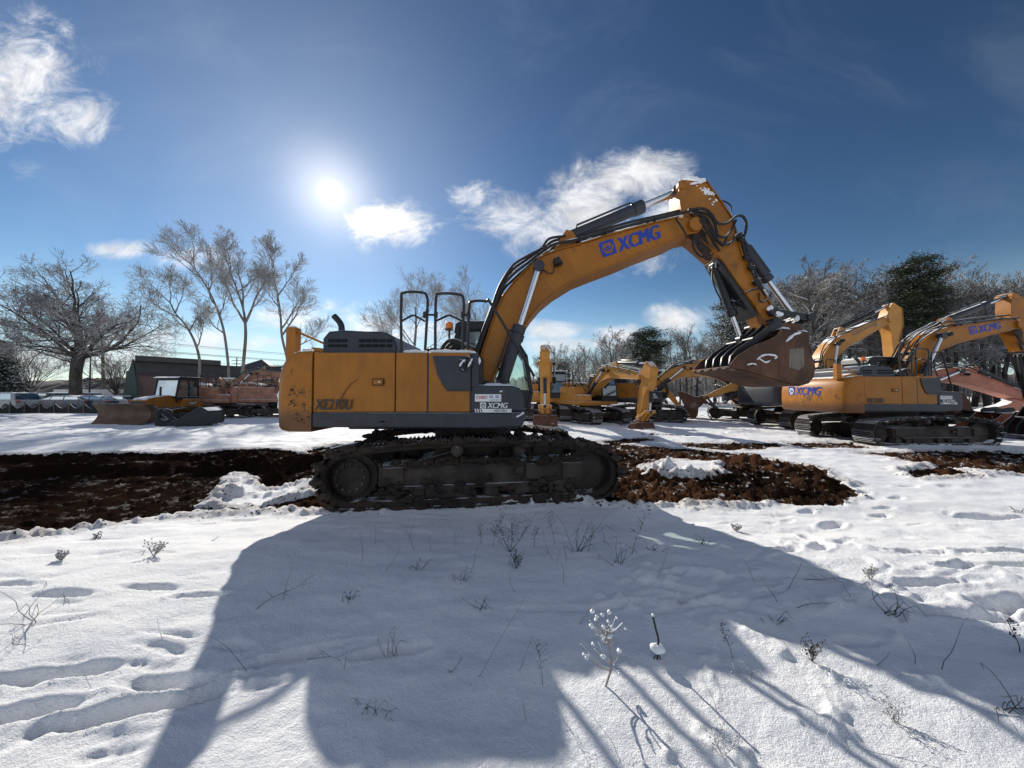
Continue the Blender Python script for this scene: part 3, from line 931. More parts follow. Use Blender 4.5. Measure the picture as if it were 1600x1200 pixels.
def logo(mb, org, ux, uy, s, n, mi_sq=0, mi_in=1):
    """square badge with a light hexagon ring and a dark triangle"""
    org, ux, uy, n = Vector(org), Vector(ux), Vector(uy), Vector(n)
    def P(a, b, k): return org + ux * (a * s) + uy * (b * s) + n * k
    c = .09
    mb.add([P(a, b, 0) for a, b in ((c, 0), (1 - c, 0), (1, c), (1, 1 - c), (1 - c, 1), (c, 1), (0, 1 - c), (0, c))], [tuple(range(8))], mi_sq)
    hexa = [(.28, .82), (.72, .82), (.90, .5), (.66, .14), (.34, .14), (.10, .5)]
    mb.add([P(a, b, .0025) for a, b in hexa], [tuple(range(6))], mi_in)
    mb.add([P(a, b, .005) for a, b in ((.20, .5), (.36, .70), (.64, .70), (.80, .5), (.58, .24), (.42, .24))], [tuple(range(6))], mi_sq)
    mb.add([P(a, b, .0075) for a, b in ((.28, .66), (.72, .66), (.5, .20))], [(0, 1, 2)], mi_in)
    mb.add([P(a, b, .010) for a, b in ((.36, .60), (.64, .60), (.5, .32))], [(0, 1, 2)], mi_sq)


def snow_ridge(mb, pts, r, flat=.55, seed=1, sub=5):
    """lumpy bank of snow lying along a path"""
    P = smooth_path(pts, sub); rnd = random.Random(seed)
    rr = []
    q = rnd.random() * 6
    for i in range(len(P)):
        e = min(1, i / 2.5 + .25, (len(P) - 1 - i) / 2.5 + .25)
        rr.append(r * e * (1 + .35 * math.sin(i * 1.7 + q) * math.sin(i * .63 + 2 * q) + rnd.uniform(-.12, .12)))
    mb.tube(P, rr, 8, 0, flat)


def excavator(label, loc, rz, under=0.0, boom=None, arm=None, bucket=0.0, st=None, group=None, detail=1, scale=1.0, fold=False, armx=1.0):
    st = st or {}
    g = lambda k, d: st.get(k, d)
    body, cwm, armm, boomm = g('body', M['yellow']), g('cw', M['yellow_cw']), g('arm', M['yellow_arm']), g('boom', M['yellow'])
    dark, trk, frm, bkt = g('dark', M['dark']), g('track', M['track']), g('frame', M['frame']), g('bucket', M['rust'])
    gl = g('glass', M['glass'])
    root = thing('excavator', label, 'excavator', loc, rz, group, scale)
    ba = B0 if boom is None else boom; aa = A0 if arm is None else arm
    # --- undercarriage
    for s in (-1, 1): make_track(root, s, under, trk, frm, detail)
    ub = MB()
    ub.prism([(-.75, .42), (.75, .42), (.6, .78), (-.6, .78)], -.85, .85)
    ub.lathe((0, 0, .76), (0, 0, 1.06), [(0, .74), (.2, .74), (.25, .68), (1, .68)], 32)
    for sx in (-1, 1):
        ub.prism([(sx * .35, .40), (sx * .85, .30), (sx * .85, .58), (sx * .35, .72)], -1.0, -.3); ub.prism([(sx * .35, .40), (sx * .85, .30), (sx * .85, .58), (sx * .35, .72)], .3, 1.0)
    ub.build('car_body', frm, root, rot=(0, 0, under), bevel=.015)
    # --- turntable platform and bodywork
    pf = MB()
    pf.prism([(-2.16, 1.12), (-2.16, 1.325), (.88, 1.325), (.90, 1.25), (.84, 1.125), (.2, 1.10)], -1.34, 1.34)
    pf.box((-.5, 0, 1.09), (2.6, 2.0, .07))
    pf.prism([(-.12, 1.33), (.42, 1.33), (.30, 1.82), (.16, 1.86), (.02, 1.80)], -.42, -.345); pf.prism([(-.12, 1.33), (.42, 1.33), (.30, 1.82), (.16, 1.86), (.02, 1.80)], .345, .42)
    pf.prism([(.3, 1.33), (.82, 1.33), (.78, 1.62), (.62, 1.66), (.5, 1.6)], -.52, -.40); pf.prism([(.3, 1.33), (.82, 1.33), (.78, 1.62), (.62, 1.66), (.5, 1.6)], .40, .52)
    pf.build('platform', dark, root, bevel=.02)
    cw = MB()
    out = [(-2.165, -1.345), (-2.48, -1.345), (-2.60, -1.325), (-2.68, -1.27), (-2.72, -1.17), (-2.76, -1.0), (-2.80, -.7), (-2.83, -.35), (-2.84, 0)]
    out = out + [(x, -y) for x, y in reversed(out[:-1])]
    lv = [(1.055, .12), (1.075, .05), (1.12, .01), (1.25, 0), (1.5, -.005), (1.75, 0), (1.92, .02), (2.03, .055), (2.11, .10), (2.17, .17), (2.21, .27), (2.22, .38)]
    n = len(out); vs, fs = [], []
    for z, ins in lv:
        for i, (x, y) in enumerate(out):
            if i in (0, n - 1): vs.append((x, y * (1 - max(0, ins - .14) * .15), z)); continue
            f = 1 if abs(y) < 1.3 else .75
            vs.append((min(x + ins * f, -2.19), y * (1 - ins * .10), z))
    for i in range(len(lv) - 1):
        for k in range(n):
            k2 = (k + 1) % n; fs.append((i * n + k, i * n + k2, (i + 1) * n + k2, (i + 1) * n + k))
    fs.append(tuple(range(n - 1, -1, -1))); fs.append(tuple(range((len(lv) - 1) * n, len(lv) * n)))
    cw.add(vs, fs, 0, True)
    cwo = cw.build('counterweight', cwm, root)
    if g('xcmg', True):
        lt = MB()
        lt_y = .62
        # lettering on the flat of the tail, read from behind
        put = [(-2.775, .74, 1.62), (0, -1, 0), (0, 0, 1)]
        logo(lt, (-2.765, .80, 1.60), (0, -1, 0), (0, 0, 1), .31, (-1, 0, 0))
        put_text(lt, 'XCMG', (-2.765, .44, 1.61), (0, -1, 0), (0, 0, 1), 1.02, .28, .25, .0, 0, .03)
        oy, oxx = [p[1] for p in out], [p[0] for p in out]
        lt.v = [(float(np.interp(p[1], oy, oxx)) - .004 - (-2.765 - p[0]), p[1], p[2]) for p in lt.v]   # wrapped round the tail
        lt.build('lettering', [M['blue'], M['white']], cwo, recalc=False)
    bs = MB()                                       # inner shell behind the doors, and tops
    bs.box((-1.40, 0, 1.755), (1.52, 2.60, .86))
    bs.box((-.21, -.90, 1.755), (.82, .86, .85))
    bs.build('body_shell', body if not g('xcmg', True) else M['black'], root, bevel=.02)
    def door(x0, x1, y, nm='body_door', z0=1.338, z1=2.19, extra=None):
        d = MB(); s = -1 if y < 0 else 1
        d.box(((x0 + x1) / 2, y - s * .02, (z0 + z1) / 2), (x1 - x0 - .014, .055, z1 - z0))
        return d.build(nm, body, root, bevel=.012)
    d1 = door(-2.155, -.975, -1.325)
    lk = MB(); lk.box((-1.215, -1.354, 1.765), (.165, .010, .10), mi=2); lk.box((-1.215, -1.356, 1.765), (.135, .012, .075), mi=0); lk.box((-1.19, -1.364, 1.765), (.075, .012, .05), mi=0); lk.cyl((-1.19, -1.36, 1.765), (-1.19, -1.376, 1.765), .014, 10, 1)
    lk.build('door_handle', [body, M['chrome'], M['scuff']], d1, bevel=.004)
    d2 = door(-.975, -.508, -1.325)
    d3 = door(-.508, .105, -1.325)
    door(-2.155, -.975, 1.325)
    if g('xcmg', True):
        gp_ = MB(); gp_.prism(prof([(676, 556), (735.3, 556), (735.3, 611), (699, 611), (692, 602), (683, 584)], -1.36), -1.362, -1.35)
        gp_.build('grey_panel', dark, d3, bevel=.004)
        l2 = MB()
        put_text(l2, 'XE210U', (mp_(491, 640.5, -1.36)[0], -1.357, mp_(491, 640.5, -1.36)[1]), (1, 0, 0), (0, 0, 1), .545, .155, .22, .012, 0, .014)
        l2.build('lettering', M['ink'], d1, recalc=False)
    if detail > 1:
        sc = MB()
        arc_ = [(558, 593), (549, 599), (541, 608), (535, 618), (529, 629), (526, 633)]
        for (a, b), (c, d) in zip(arc_[:-1], arc_[1:]):
            p, q = mp_(a, b, -1.36), mp_(c, d, -1.36)
            sc.add([(p[0] - .006, -1.3555, p[1]), (p[0] + .006, -1.3555, p[1]), (q[0] + .008, -1.3555, q[1]), (q[0] - .008, -1.3555, q[1])], [(0, 1, 2, 3)])
        sc.build('scuff_mark', M['scuff'], d1, recalc=False)
        sc = MB(); rs_ = random.Random(12)
        for cx, cy, n_, sx, sy, r0 in ((456, 612, 9, 4, 3, .013), (453, 580, 3, 2, 3, .008), (472, 613, 5, 5, .6, .008), (464, 632, 14, 12, 1.2, .010), (456, 628, 6, 4, 2, .012), (466, 648, 9, 9, 4, .012), (470, 657, 8, 8, 3, .012)):
            for _ in range(n_):
                a, b = mp_(rs_.gauss(cx, sx), rs_.gauss(cy, sy), -1.345)
                a = max(a, -2.44 - rs_.random() * .06); q = r0 * rs_.uniform(.4, 1.3); w0 = rs_.uniform(0, 6)
                sc.add([(a + q * rs_.uniform(.5, 1.5) * 1.5 * math.cos(w0 + k), -1.3475, b + q * rs_.uniform(.5, 1.3) * math.sin(w0 + k)) for k in (0, 1, 2, 3, 4, 5)], [(0, 1, 2, 3, 4, 5)])
        tag(sc.build('paint_chips', M['chip'], cwo, recalc=False), kind='stuff')
        sc = MB()
        for _ in range(26):
            a, b = rs_.uniform(-2.15, -.9), rs_.uniform(1.13, 1.30); q = rs_.uniform(.006, .02); l_ = q * rs_.uniform(1, 5)
            sc.add([(a - l_, -1.3415, b), (a, -1.3415, b + q * .5), (a + l_, -1.3415, b + q * .2), (a + l_ * .3, -1.3415, b - q * .5)], [(0, 1, 2, 3)])
        tag(sc.build('scratches', M['chip'], root, recalc=False), kind='stuff')
    # dark post and step box in front of the tank
    po = MB(); po.box((.165, -.90, 1.755), (.115, .87, .86)); po.build('corner_post', dark, root, bevel=.02)
    sb = MB()
    sb.prism([(.112, 1.34), (.112, 1.70), (.225, 1.725), (.72, 1.715), (.81, 1.685), (.865, 1.60), (.885, 1.345)], -1.345, -.46)
    sbo = sb.build('step_box', dark, root, bevel=.03, segs=3)
    if g('xcmg', True):
        s2 = MB(); y = -1.3515
        p = mp_(742, 627.5, -1.36)
        s2.add([(p[0], y, p[1]), (p[0] + .375, y, p[1]), (p[0] + .375, y, p[1] + .105), (p[0], y, p[1] + .105)], [(0, 1, 2, 3)], 0)
        put_text(s2, 'CHERY', (p[0] + .02, y - .003, p[1] + .04), (1, 0, 0), (0, 0, 1), .165, .042, 0, .02, 2)
        put_text(s2, 'EQUIPMENT', (p[0] + .21, y - .003, p[1] + .012), (1, 0, 0), (0, 0, 1), .15, .018, 0, 0, 1)
        for k, (qx, qz) in enumerate(((.205, .075), (.205, .055), (.29, .075), (.29, .055))):
            s2.add([(p[0] + qx, y - .003, p[1] + qz), (p[0] + qx + .055, y - .003, p[1] + qz), (p[0] + qx + .055, y - .003, p[1] + qz + .01), (p[0] + qx, y - .003, p[1] + qz + .01)], [(0, 1, 2, 3)], 3)
        p = mp_(750, 638.2, -1.36)
        logo(s2, (p[0], y, p[1]), (1, 0, 0), (0, 0, 1), .085, (0, -1, 0), 0, 1)
        put_text(s2, 'XCMG', (p[0] + .105, y, p[1] + .004), (1, 0, 0), (0, 0, 1), .29, .078, .25, .0, 0, .03)
        p = mp_(752, 644.6, -1.36)
        s2.add([(p[0] + .02, y, p[1]), (p[0] + .43, y, p[1]), (p[0] + .43, y, p[1] + .052), (p[0], y, p[1] + .052)], [(0, 1, 2, 3)], 0)
        put_text(s2, 'XE210U', (p[0] + .17, y - .003, p[1] + .009), (1, 0, 0), (0, 0, 1), .19, .035, .22, .012, 1)
        for k in range(3):
            x = p[0] - .03 - k * .035
            s2.add([(x, y, p[1] + .052), (x + .018, y, p[1] + .052), (x + .036, y, p[1]), (x + .018, y, p[1])], [(0, 1, 2, 3)], 0)
        s2.build('lettering', [M['white'], M['ink'], M['red'], M['blue']], sbo, recalc=False)
    # engine hood with louvres
    hd = MB()
    zt = 2.545
    hd.prism([(-2.11, 2.19), (-2.11, 2.42), (-2.02, 2.53), (-1.80, zt), (-1.16, 2.51), (-1.06, 2.44), (-1.01, 2.30), (-1.01, 2.19)], -1.18, .55)
    hd.box((-1.49, -.55, 2.545), (.40, .8, .05))
    ho = hd.build('engine_hood', dark if g('xcmg', True) else body, root, bevel=.025)
    lo = MB()
    for cx, cnt in ((-1.985, 3), (-1.525, 4), (-1.12, 1)):
        for i in range(cnt):
            for k in range(2):
                lo.box((cx + (i - .0) * .10 + (.0 if cnt > 1 else 0), -1.186, 2.385 - k * .075), (.078, .016, .042))
    lo.build('louvre', M['hole'], ho)
    ex = MB()
    ex.tube(smooth_path([(-1.93, -.98, 2.50), (-1.93, -.98, 2.62), (-1.96, -.98, 2.70), (-2.05, -.98, 2.80)], 5), .046, 12)
    ex.build('exhaust_pipe', M['black'], ho)
    # rear camera post on the counterweight
    cp = MB()
    cp.box((-2.655, -1.0, 2.36), (.15, .14, .50)); cp.prism([(-2.56, 2.16), (-2.46, 2.25), (-2.3, 2.30), (-2.13, 2.28), (-2.13, 2.16)], -1.1, -.8)
    cp.tube([(-2.62, -1.0, 2.56), (-2.3, -1.0, 2.42), (-2.10, -1.0, 2.33)], .02, 8)
    cp.build('rear_camera_post', body, root, bevel=.01)
    # guard rails
    rails = [[(627, 551), (627, 470), (632, 457), (660, 457), (667, 464), (668, 480), (664, 551)],
             [(680, 551), (681, 470), (687, 459), (716, 460), (724, 467), (724, 495), (723, 551)],
             [(731, 551), (733, 482), (738, 471), (760, 471), (770, 479), (835, 582)]]
    for k, rl in enumerate(rails):
        mb = MB(); y = -1.24
        if k < 2:
            pts = [Vector((a, y, b)) for a, b in prof(rl, y)]
        else:
            pts = [Vector((a, y, b)) for a, b in prof(rl[:5], y)] + [Vector((*[mp_(835, 588, -.95)[0]], -.95, mp_(835, 588, -.95)[1]))]
        mb.tube(smooth_path(pts, 5), .021, 8)
        if k < 2:
            x0, z0 = mp_(rl[0][0], 502, y); x1, _ = mp_(rl[-1][0], 502, y); xm = (x0 + x1) / 2
            mb.tube([(x0, y, z0), (xm - .02, y, z0 + .085), (xm + .02, y, z0 + .085), (x1, y, z0)], .016, 6)
            nx = mp_(rails[k + 1][0][0] + 1, 492, y)
            mb.tube([(x1, y, nx[1]), (nx[0], y, nx[1])], .017, 6)
            for xx in (x1, nx[0]): mb.cyl((xx, y, nx[1] - .045), (xx, y, nx[1] + .045), .03, 8)
        mb.build('guard_rail', M['black'], root)
    # tank top fittings
    ft = MB(); ft.lathe((.02, -.95, 2.17), (.02, -.95, 2.29), [(0, .06), (.6, .06), (.62, .085), (1, .075)], 14); ft.build('filler_cap', M['yellow'], root)
    hw = MB(); hw.lathe((-.52, -.95, 2.17), (-.52, -.95, 2.30), [(0, .08), (1, .07)], 12); hw.lathe((-.62, -.7, 2.17), (-.62, -.7, 2.32), [(0, .10), (.7, .10), (.75, .13), (1, .1)], 12)
    hw.box((-.50, -.75, 2.24), (.20, .3, .13)); hw.build('swivel_valve', M['black'], root, bevel=.01)
    vb = MB()                                          # pump hoses looping behind the tank
    for k in range(4 if detail else 2):
        y = -.80 + k * .14; x = -.25 + k * .03
        vb.tube(smooth_path([(x - .16, y, 2.15), (x - .17, y, 2.30), (x - .06, y, 2.44 - .02 * k), (x + .12, y, 2.42), (x + .25, y + .05, 2.28), (x + .35, y + .1, 2.14)], 5), .032, 8)
    vb.build('pump_hoses', M['hose'], root)
    if detail > 1:
        mr = MB()
        for k, (x, z) in enumerate(((mp_(722, 571, -1.4)), (mp_(732, 565, -1.4)))):
            ring = [(x + .038 * math.cos(a) * (1.1 if abs(math.cos(a)) > .7 else 1) - .02 * math.sin(a), -1.40, z + .075 * math.sin(a)) for a in [i * math.pi / 6 for i in range(13)]]
            mr.tube(ring, .012, 6, cap=False)
        x, z = mp_(727, 568, -1.4)
        mr.tube([(x, -1.40, z), (x + .02, -1.32, z + .08), (x + .02, -1.2, z + .02)], .014, 6)
        mr.build('side_mirror', M['hose'], root)
    # --- cab on the left side
    cb = MB()
    ya, yb = .20, 1.26
    sill = 1.33
    def bar(p, q, y, t=.075, th=.07): 
        a, b = Vector((p[0], y, p[1])), Vector((q[0], y, q[1])); d = (b - a); 
        ang = math.atan2(d.z, d.x)
        cb.box((a + b) / 2, (d.length + .04, th, t), Matrix.Rotation(-ang, 3, 'Y'))
    side = [(-.42, 1.33), (-.46, 2.35), (-.28, 2.84), (.62, 2.84), (.96, 2.30), (1.06, 1.62), (1.0, 1.33)]
    for y in (ya, yb):
        for i in range(len(side) - 1): bar(side[i], side[i + 1], y)
        bar((.32, 1.38), (.20, 2.84), y, .07)
        cb.prism([(-.42, 1.33), (-.43, 1.75), (1.04, 1.66), (1.0, 1.33)], y - .025, y + .025)
        cb.prism([(-.46, 2.30), (-.28, 2.86), (-.10, 2.86), (-.14, 2.2)], y - .024, y + .024)
    for p in side[1:6]: cb.box((p[0], (ya + yb) / 2, p[1]), (.07, yb - ya, .07))
    cb.box((-.44, (ya + yb) / 2, 1.62), (.05, yb - ya, .6)); cb.box((1.03, (ya + yb) / 2, 1.48), (.05, yb - ya, .3))
    cab = cb.build('cab', g('cab', M['black']), root, bevel=.012)
    rf = MB(); rf.prism([(-.40, 2.74), (-.36, 2.94), (-.24, 2.98), (.58, 2.97), (.72, 2.93), (.72, 2.80)], ya - .02, yb + .02)
    rf.build('cab_roof', g('roof', M['blacksnow']), cab, bevel=.03, segs=3)
    gm = MB()
    for y in (ya, yb): gm.add([(p[0], y, p[1]) for p in [(-.42, 1.72), (-.44, 2.34), (-.27, 2.82), (.60, 2.82), (.94, 2.30), (1.03, 1.66)]], [(0, 1, 2, 3, 4, 5)])
    for p, q in (((-.44, 1.9), (-.44, 2.34)), ((-.46, 2.36), (-.28, 2.83)), ((.63, 2.82), (.96, 2.31)), ((.965, 2.29), (1.055, 1.64))):
        gm.add([(p[0], ya, p[1]), (p[0], yb, p[1]), (q[0], yb, q[1]), (q[0], ya, q[1])], [(0, 1, 2, 3)])
    gm.build('cab_window', gl, cab, recalc=False)
    se = MB(); se.box((.05, .73, 1.72), (.5, .5, .14)); se.box((-.2, .73, 2.05), (.14, .48, .62), Matrix.Rotation(R(-8), 3, 'Y')); se.box((-.24, .73, 2.43), (.1, .26, .18))
    se.box((.55, .73, 1.60), (.2, .16, .5)); se.build('driver_seat', M['seat'], cab, bevel=.03)
    bc = MB(); bc.lathe((-.50, .30, 2.84), (-.50, .30, 2.97), [(0, .06), (.1, .075), (.8, .07), (1, .04)], 14); bo = bc.build('beacon', M['amber'], root)
    bc = MB(); bc.cyl((-.50, .30, 2.60), (-.50, .30, 2.84), .02, 8); bc.box((-.46, .30, 2.62), (.12, .05, .05)); bc.box((-.50, .30, 2.82), (.14, .14, .03)); bc.build('beacon_post', M['black'], bo)
    # --- boom
    rx = (0, -ba, 0); bl = (BF[0], 0, BF[1])
    bm_ = MB(); top, bot = BOOM_TOP, BOOM_BOT
    bm_.prism(top + bot, -.275, .275)
    bm_.strip(top[1:-1], .022, -.315, .315); bm_.strip(bot[1:-1], .022, -.315, .315)
    bm_.cyl((0, -.40, 0), (0, .40, 0), .12, 20); bm_.cyl((BLEN, -.30, 0), (BLEN, .30, 0), .09, 20)
    cp_ = to_b(mp_(841, 421, YB)); bm_.cyl((cp_[0], -.50, cp_[1]), (cp_[0], .50, cp_[1]), .075, 18)
    bm_.cyl((cp_[0], -.30, cp_[1]), (cp_[0], .30, cp_[1]), .16, 22)
    ac = to_b(mp_(886, 372, 0)); q0 = to_b(mp_(862, 392, YB)); q1 = to_b(mp_(915, 379, YB))
    for s in (-1, 1): bm_.prism([q0, (ac[0] - .07, ac[1] + .06), (ac[0] + .03, ac[1] + .09), (ac[0] + .09, ac[1]), q1], s * .13 - .03, s * .13 + .03)
    bo_ = bm_.build('boom', boomm, root, loc=bl, rot=rx, bevel=.008, segs=1)
    wl_ = MB(); lp = to_b(mp_(872, 410, YB)); wl_.lathe((lp[0] - .09, -.34, lp[1] + .01), (lp[0] + .04, -.36, lp[1]), [(0, .03), (.3, .075), (1, .085)], 14); wl_.box((lp[0] - .06, -.30, lp[1] - .02), (.05, .1, .03))
    wl_.tube(smooth_path([(lp[0] - .1, -.33, lp[1] - .01), (lp[0] - .18, -.325, lp[1] - .09), (lp[0] - .26, -.325, lp[1] - .04), (lp[0] - .30, -.325, lp[1] + .12)], 4), .011, 6)
    wl_.build('work_light', M['blacksnow'], bo_)
    # lettering on both sides of the boom
    name = g('boom_text', 'XCMG')
    if name:
        lt = MB(); y = -.280
        if name == 'XCMG':
            a = to_b(mp_(943, 401.5, YB)); b = to_b(mp_(1035, 370, YB)); d = (Vector(b) - Vector(a)).normalized(); u = (d.x, 0, d.y); v = (-d.y, 0, d.x)
            L = (Vector(b) - Vector(a)).length
            logo(lt, (a[0], y, a[1] - .0), u, v, .27, (0, -1, 0), 0, 1)
            put_text(lt, 'XCMG', (a[0] + d.x * .31, y, a[1] + d.y * .31 + .0), u, v, L - .30, .245, .25, .0, 0, .045)
            lt.build('lettering', [M['blue'], boomm], bo_, recalc=False); lt = MB()
            e = (a[0] + d.x * (L + .02), a[1] + d.y * (L + .02))
            logo(lt, (e[0], -y, e[1]), (-d.x, 0, -d.y), v, .27, (0, 1, 0), 0, 1)
            put_text(lt, 'XCMG', (e[0] - d.x * .31, -y, e[1] - d.y * .31), (-d.x, 0, -d.y), v, L - .30, .245, .25, .0, 0, .045)
            lt.build('lettering', [M['blue'], boomm], bo_, recalc=False)
        else:
            a = to_b(mp_(925, 402, YB)); b = to_b(mp_(1035, 366, YB)); d = (Vector(b) - Vector(a)).normalized(); u = (d.x, 0, d.y); v = (-d.y, 0, d.x); L = (Vector(b) - Vector(a)).length
            put_text(lt, name, (a[0], y, a[1]), u, v, L, .24, .1, .02)
            lt.build('lettering', M['grey_ink'], bo_, recalc=False); lt = MB()
            put_text(lt, name, (b[0], -y, b[1]), (-d.x, 0, -d.y), v, L, .24, .1, .02)
            lt.build('lettering', M['grey_ink'], bo_, recalc=False)
    # hoses lying along the back of the boom
    paths = [[(736, 561), (745, 543), (757, 510), (768, 482), (776, 458), (784, 440), (802, 414), (826, 399), (846, 388), (858, 373), (884, 369)],
             [(741, 561), (752, 533), (765, 497), (774, 474), (782, 452), (800, 430), (824, 411), (850, 391), (868, 381), (900, 375), (940, 364), (985, 352), (1030, 341), (1078, 330)],
             [(738, 562), (748, 536), (762, 496), (772, 470), (781, 447), (800, 422), (825, 404), (852, 386), (866, 376), (905, 369), (945, 358), (985, 347), (1025, 338), (1075, 326)],
             [(745, 560), (756, 530), (769, 497), (778, 473), (787, 452), (805, 434), (828, 414), (853, 394), (872, 385), (905, 378)]]
    hz_ = MB()
    for k, ph in enumerate(paths[:(4 if detail else 2)]):
        y = (-.30, -.34, -.12, .1)[k]
        pts = [to_b(p) for p in prof(ph, y)]
        hz_.tube(smooth_path([(a, y, b) for a, b in pts], 4), .026 if k else .024, 8)
        if detail and k in (1, 2):
            hz_.tube(smooth_path([(a + .01, -y * .8 + .02, b + .012) for a, b in pts], 4), .024, 8)
    for px_, py_ in ((770, 480), (760, 508), (850, 390), (905, 376), (945, 364), (1022, 343)):
        a = to_b(mp_(px_, py_, YB)); hz_.box((a[0], -.1, a[1]), (.05, .56, .06), Matrix.Rotation(ba * 0 + R(20), 3, 'Y'))
    hz_.build('boom_hoses', M['hose'], bo_)
    if detail > 1:
        sn = MB()
        def S(ph, y, r, flat=.5, seed=1): snow_ridge(sn, [(*(lambda q: (q[0], y, q[1]))(to_b(mp_(a, b, y))),) for a, b in ph], r, flat, seed)
        S([(866, 383), (885, 377), (905, 373), (930, 368)], -.2, .035, .6, 3); S([(960, 361), (985, 354), (1010, 349)], -.24, .03, .6, 4); S([(1020, 347), (1045, 341), (1068, 337)], -.2, .03, .6, 5)
        S([(876, 381), (892, 368), (914, 363), (924, 359)], .0, .05, .7, 6); S([(836, 404), (850, 394), (862, 386)], -.28, .022, .7, 8)
        S([(1076, 332), (1086, 329), (1096, 330)], -.3, .03, .6, 9)
        tag(sn.build('snow_cover', M['snow'], bo_), kind='stuff')
    # --- arm
    tip = (BF[0] + BLEN * math.cos(ba), BF[1] + BLEN * math.sin(ba))
    am = MB(); am.prism(ARM_POLY, -.205, .205)
    am.strip([ARM_POLY[i] for i in (2, 3, 4, 5, 6, 7, 8, 9)], .02, -.235, .235); am.strip([ARM_POLY[i] for i in (14, 15, 16, 17, 18)], .02, -.235, .235)
    am.cyl((0, -.36, 0), (0, .36, 0), .12, 20); am.cyl((ALEN, -.30, 0), (ALEN, .30, 0), .085, 18)
    pk = to_a(mp_(1205, 488, YA)); am.cyl((pk[0], -.27, pk[1]), (pk[0], .27, pk[1]), .065, 16)
    ta = to_a(mp_(1064, 286, YA))
    am.cyl((ta[0] + .04, -.235, ta[1]), (ta[0] + .04, .235, ta[1]), .07, 16)
    amo = am.build('arm', armm, root, loc=(tip[0], 0, tip[1]), rot=(0, -aa, 0), bevel=.008, segs=1)
    amo.scale = (armx, 1, 1)
    if detail:
        ag = MB()                                     # grease and mud round the boom-tip pin
        
        for k, (gx, gz_, ga, gb) in enumerate(((.05, -.02, .16, .12), (.22, .0, .14, .09), (.36, -.05, .16, .07), (.55, -.1, .13, .05), (-.08, .05, .1, .08), (.16, .1, .12, .05))): ag.blob((gx, -.235 + .012 * k, gz_), (ga, .022, gb), 12, .55, 0, 4 + k)
        ag.build('grease_patch', M['scuff'], amo)
    # arm cylinder on top of the boom, bucket cylinder on the arm, boom cylinders
    def bw(p): q = rot2(p, ba); return (BF[0] + q[0], BF[1] + q[1])
    def aw(p): q = rot2((p[0] * armx, p[1]), aa); return (tip[0] + q[0], tip[1] + q[1])
    tail = aw((ta[0] + .04, ta[1]))
    base_ = bw(ac)
    cyl_pair(root, 'arm_cylinder', base_, tail, 0, .105, .70 if not fold else .55, g('cyl', dark), M['chrome'])
    for s in (-1, 1): cyl_pair(root, 'boom_cylinder', mp_(783, 600, -.43), bw(cp_), s * .43, .10, .50, g('cyl', dark), M['chrome'])
    bk_ang = bucket
    kp = (aw((ALEN, 0)))
    def kw(p): q = rot2(p, bk_ang); return (kp[0] + q[0], kp[1] + q[1])
    bc0 = aw(to_a(mp_(1153, 374, 0)))
    lk1 = kw(to_k(mp_(1246, 501, 0)))
    kr = aw(pk)
    if bk_ang: # keep the linkage length on turned buckets
        d0 = Vector(to_k(mp_(1246, 501, 0))) - Vector(to_k(mp_(1205, 488, YA)))
        dv = (Vector(lk1) - Vector(kr)); lk1 = tuple(Vector(kr) + dv.normalized() * d0.length)
    cyl_pair(root, 'bucket_cylinder', bc0, lk1, 0, .085, .52, g('cyl', dark), M['chrome'])
    ln = MB()
    def link(p, q, y, t, w):
        a, b = Vector((p[0], y, p[1])), Vector((q[0], y, q[1])); d = b - a
        ln.box((a + b) / 2, (d.length, t, w), Matrix.Rotation(-math.atan2(d.z, d.x), 3, 'Y'))
        ln.cyl(a + Vector((0, -t, 0)), a + Vector((0, t, 0)), w * .72, 14); ln.cyl(b + Vector((0, -t, 0)), b + Vector((0, t, 0)), w * .72, 14)
    for s in (-1, 1): link(kr, lk1, s * .27, .05, .11)
    hinge2 = kw(to_k(mp_(1240, 512, -.2)))
    link(lk1, hinge2, -.13, .07, .12); link(lk1, hinge2, .13, .07, .12)
    ln.build('bucket_linkage', M['blacksnow'] if detail > 1 else dark, root, bevel=.01)
    # --- bucket
    bk = MB()
    for s in (-1, 1): bk.prism(SIDE, s * .575 - .018, s * .575 + .018)
    bk.strip(SHELL, .025, -.57, .57)
    wr = [SHELL[i] for i in (5, 6, 7, 8, 9, 10, 11, 12)]
    for y in (-.42, -.14, .14, .42): bk.strip(wr, -.018, y - .05, y + .05)
    ear = [to_k(p) for p in prof([(1200, 527), (1199, 510), (1208, 503), (1218, 506), (1234, 506), (1246, 508), (1250, 522)], -.25)]
    for s in (-1, 1): bk.prism(ear, s * .30 - .03, s * .30 + .03)
    bk.prism([to_k(mp_(1140, 571, YK)), to_k(mp_(1140, 575.5, YK)), to_k(mp_(1150, 578.5, YK)), to_k(mp_(1160, 574, YK))], -.575, .575)
    bkr = (0, -bk_ang, 0)
    bko = bk.build('bucket', bkt, root, loc=(kp[0], 0, kp[1]), rot=bkr, bevel=.008, segs=1)
    wp = MB(); wp.prism([to_k(p) for p in prof([(1232, 546), (1254, 543), (1255, 572), (1247, 579), (1231, 574)], YK)], -.602, -.592); wp.build('wear_plate', M['wear'], bko, bevel=.004)
    l0 = to_k(mp_(1143, 574.5, YK)); ld = Vector(to_k(mp_(1110, 570, YK))) - Vector(to_k(mp_(1145, 574, YK))); ld.normalize()
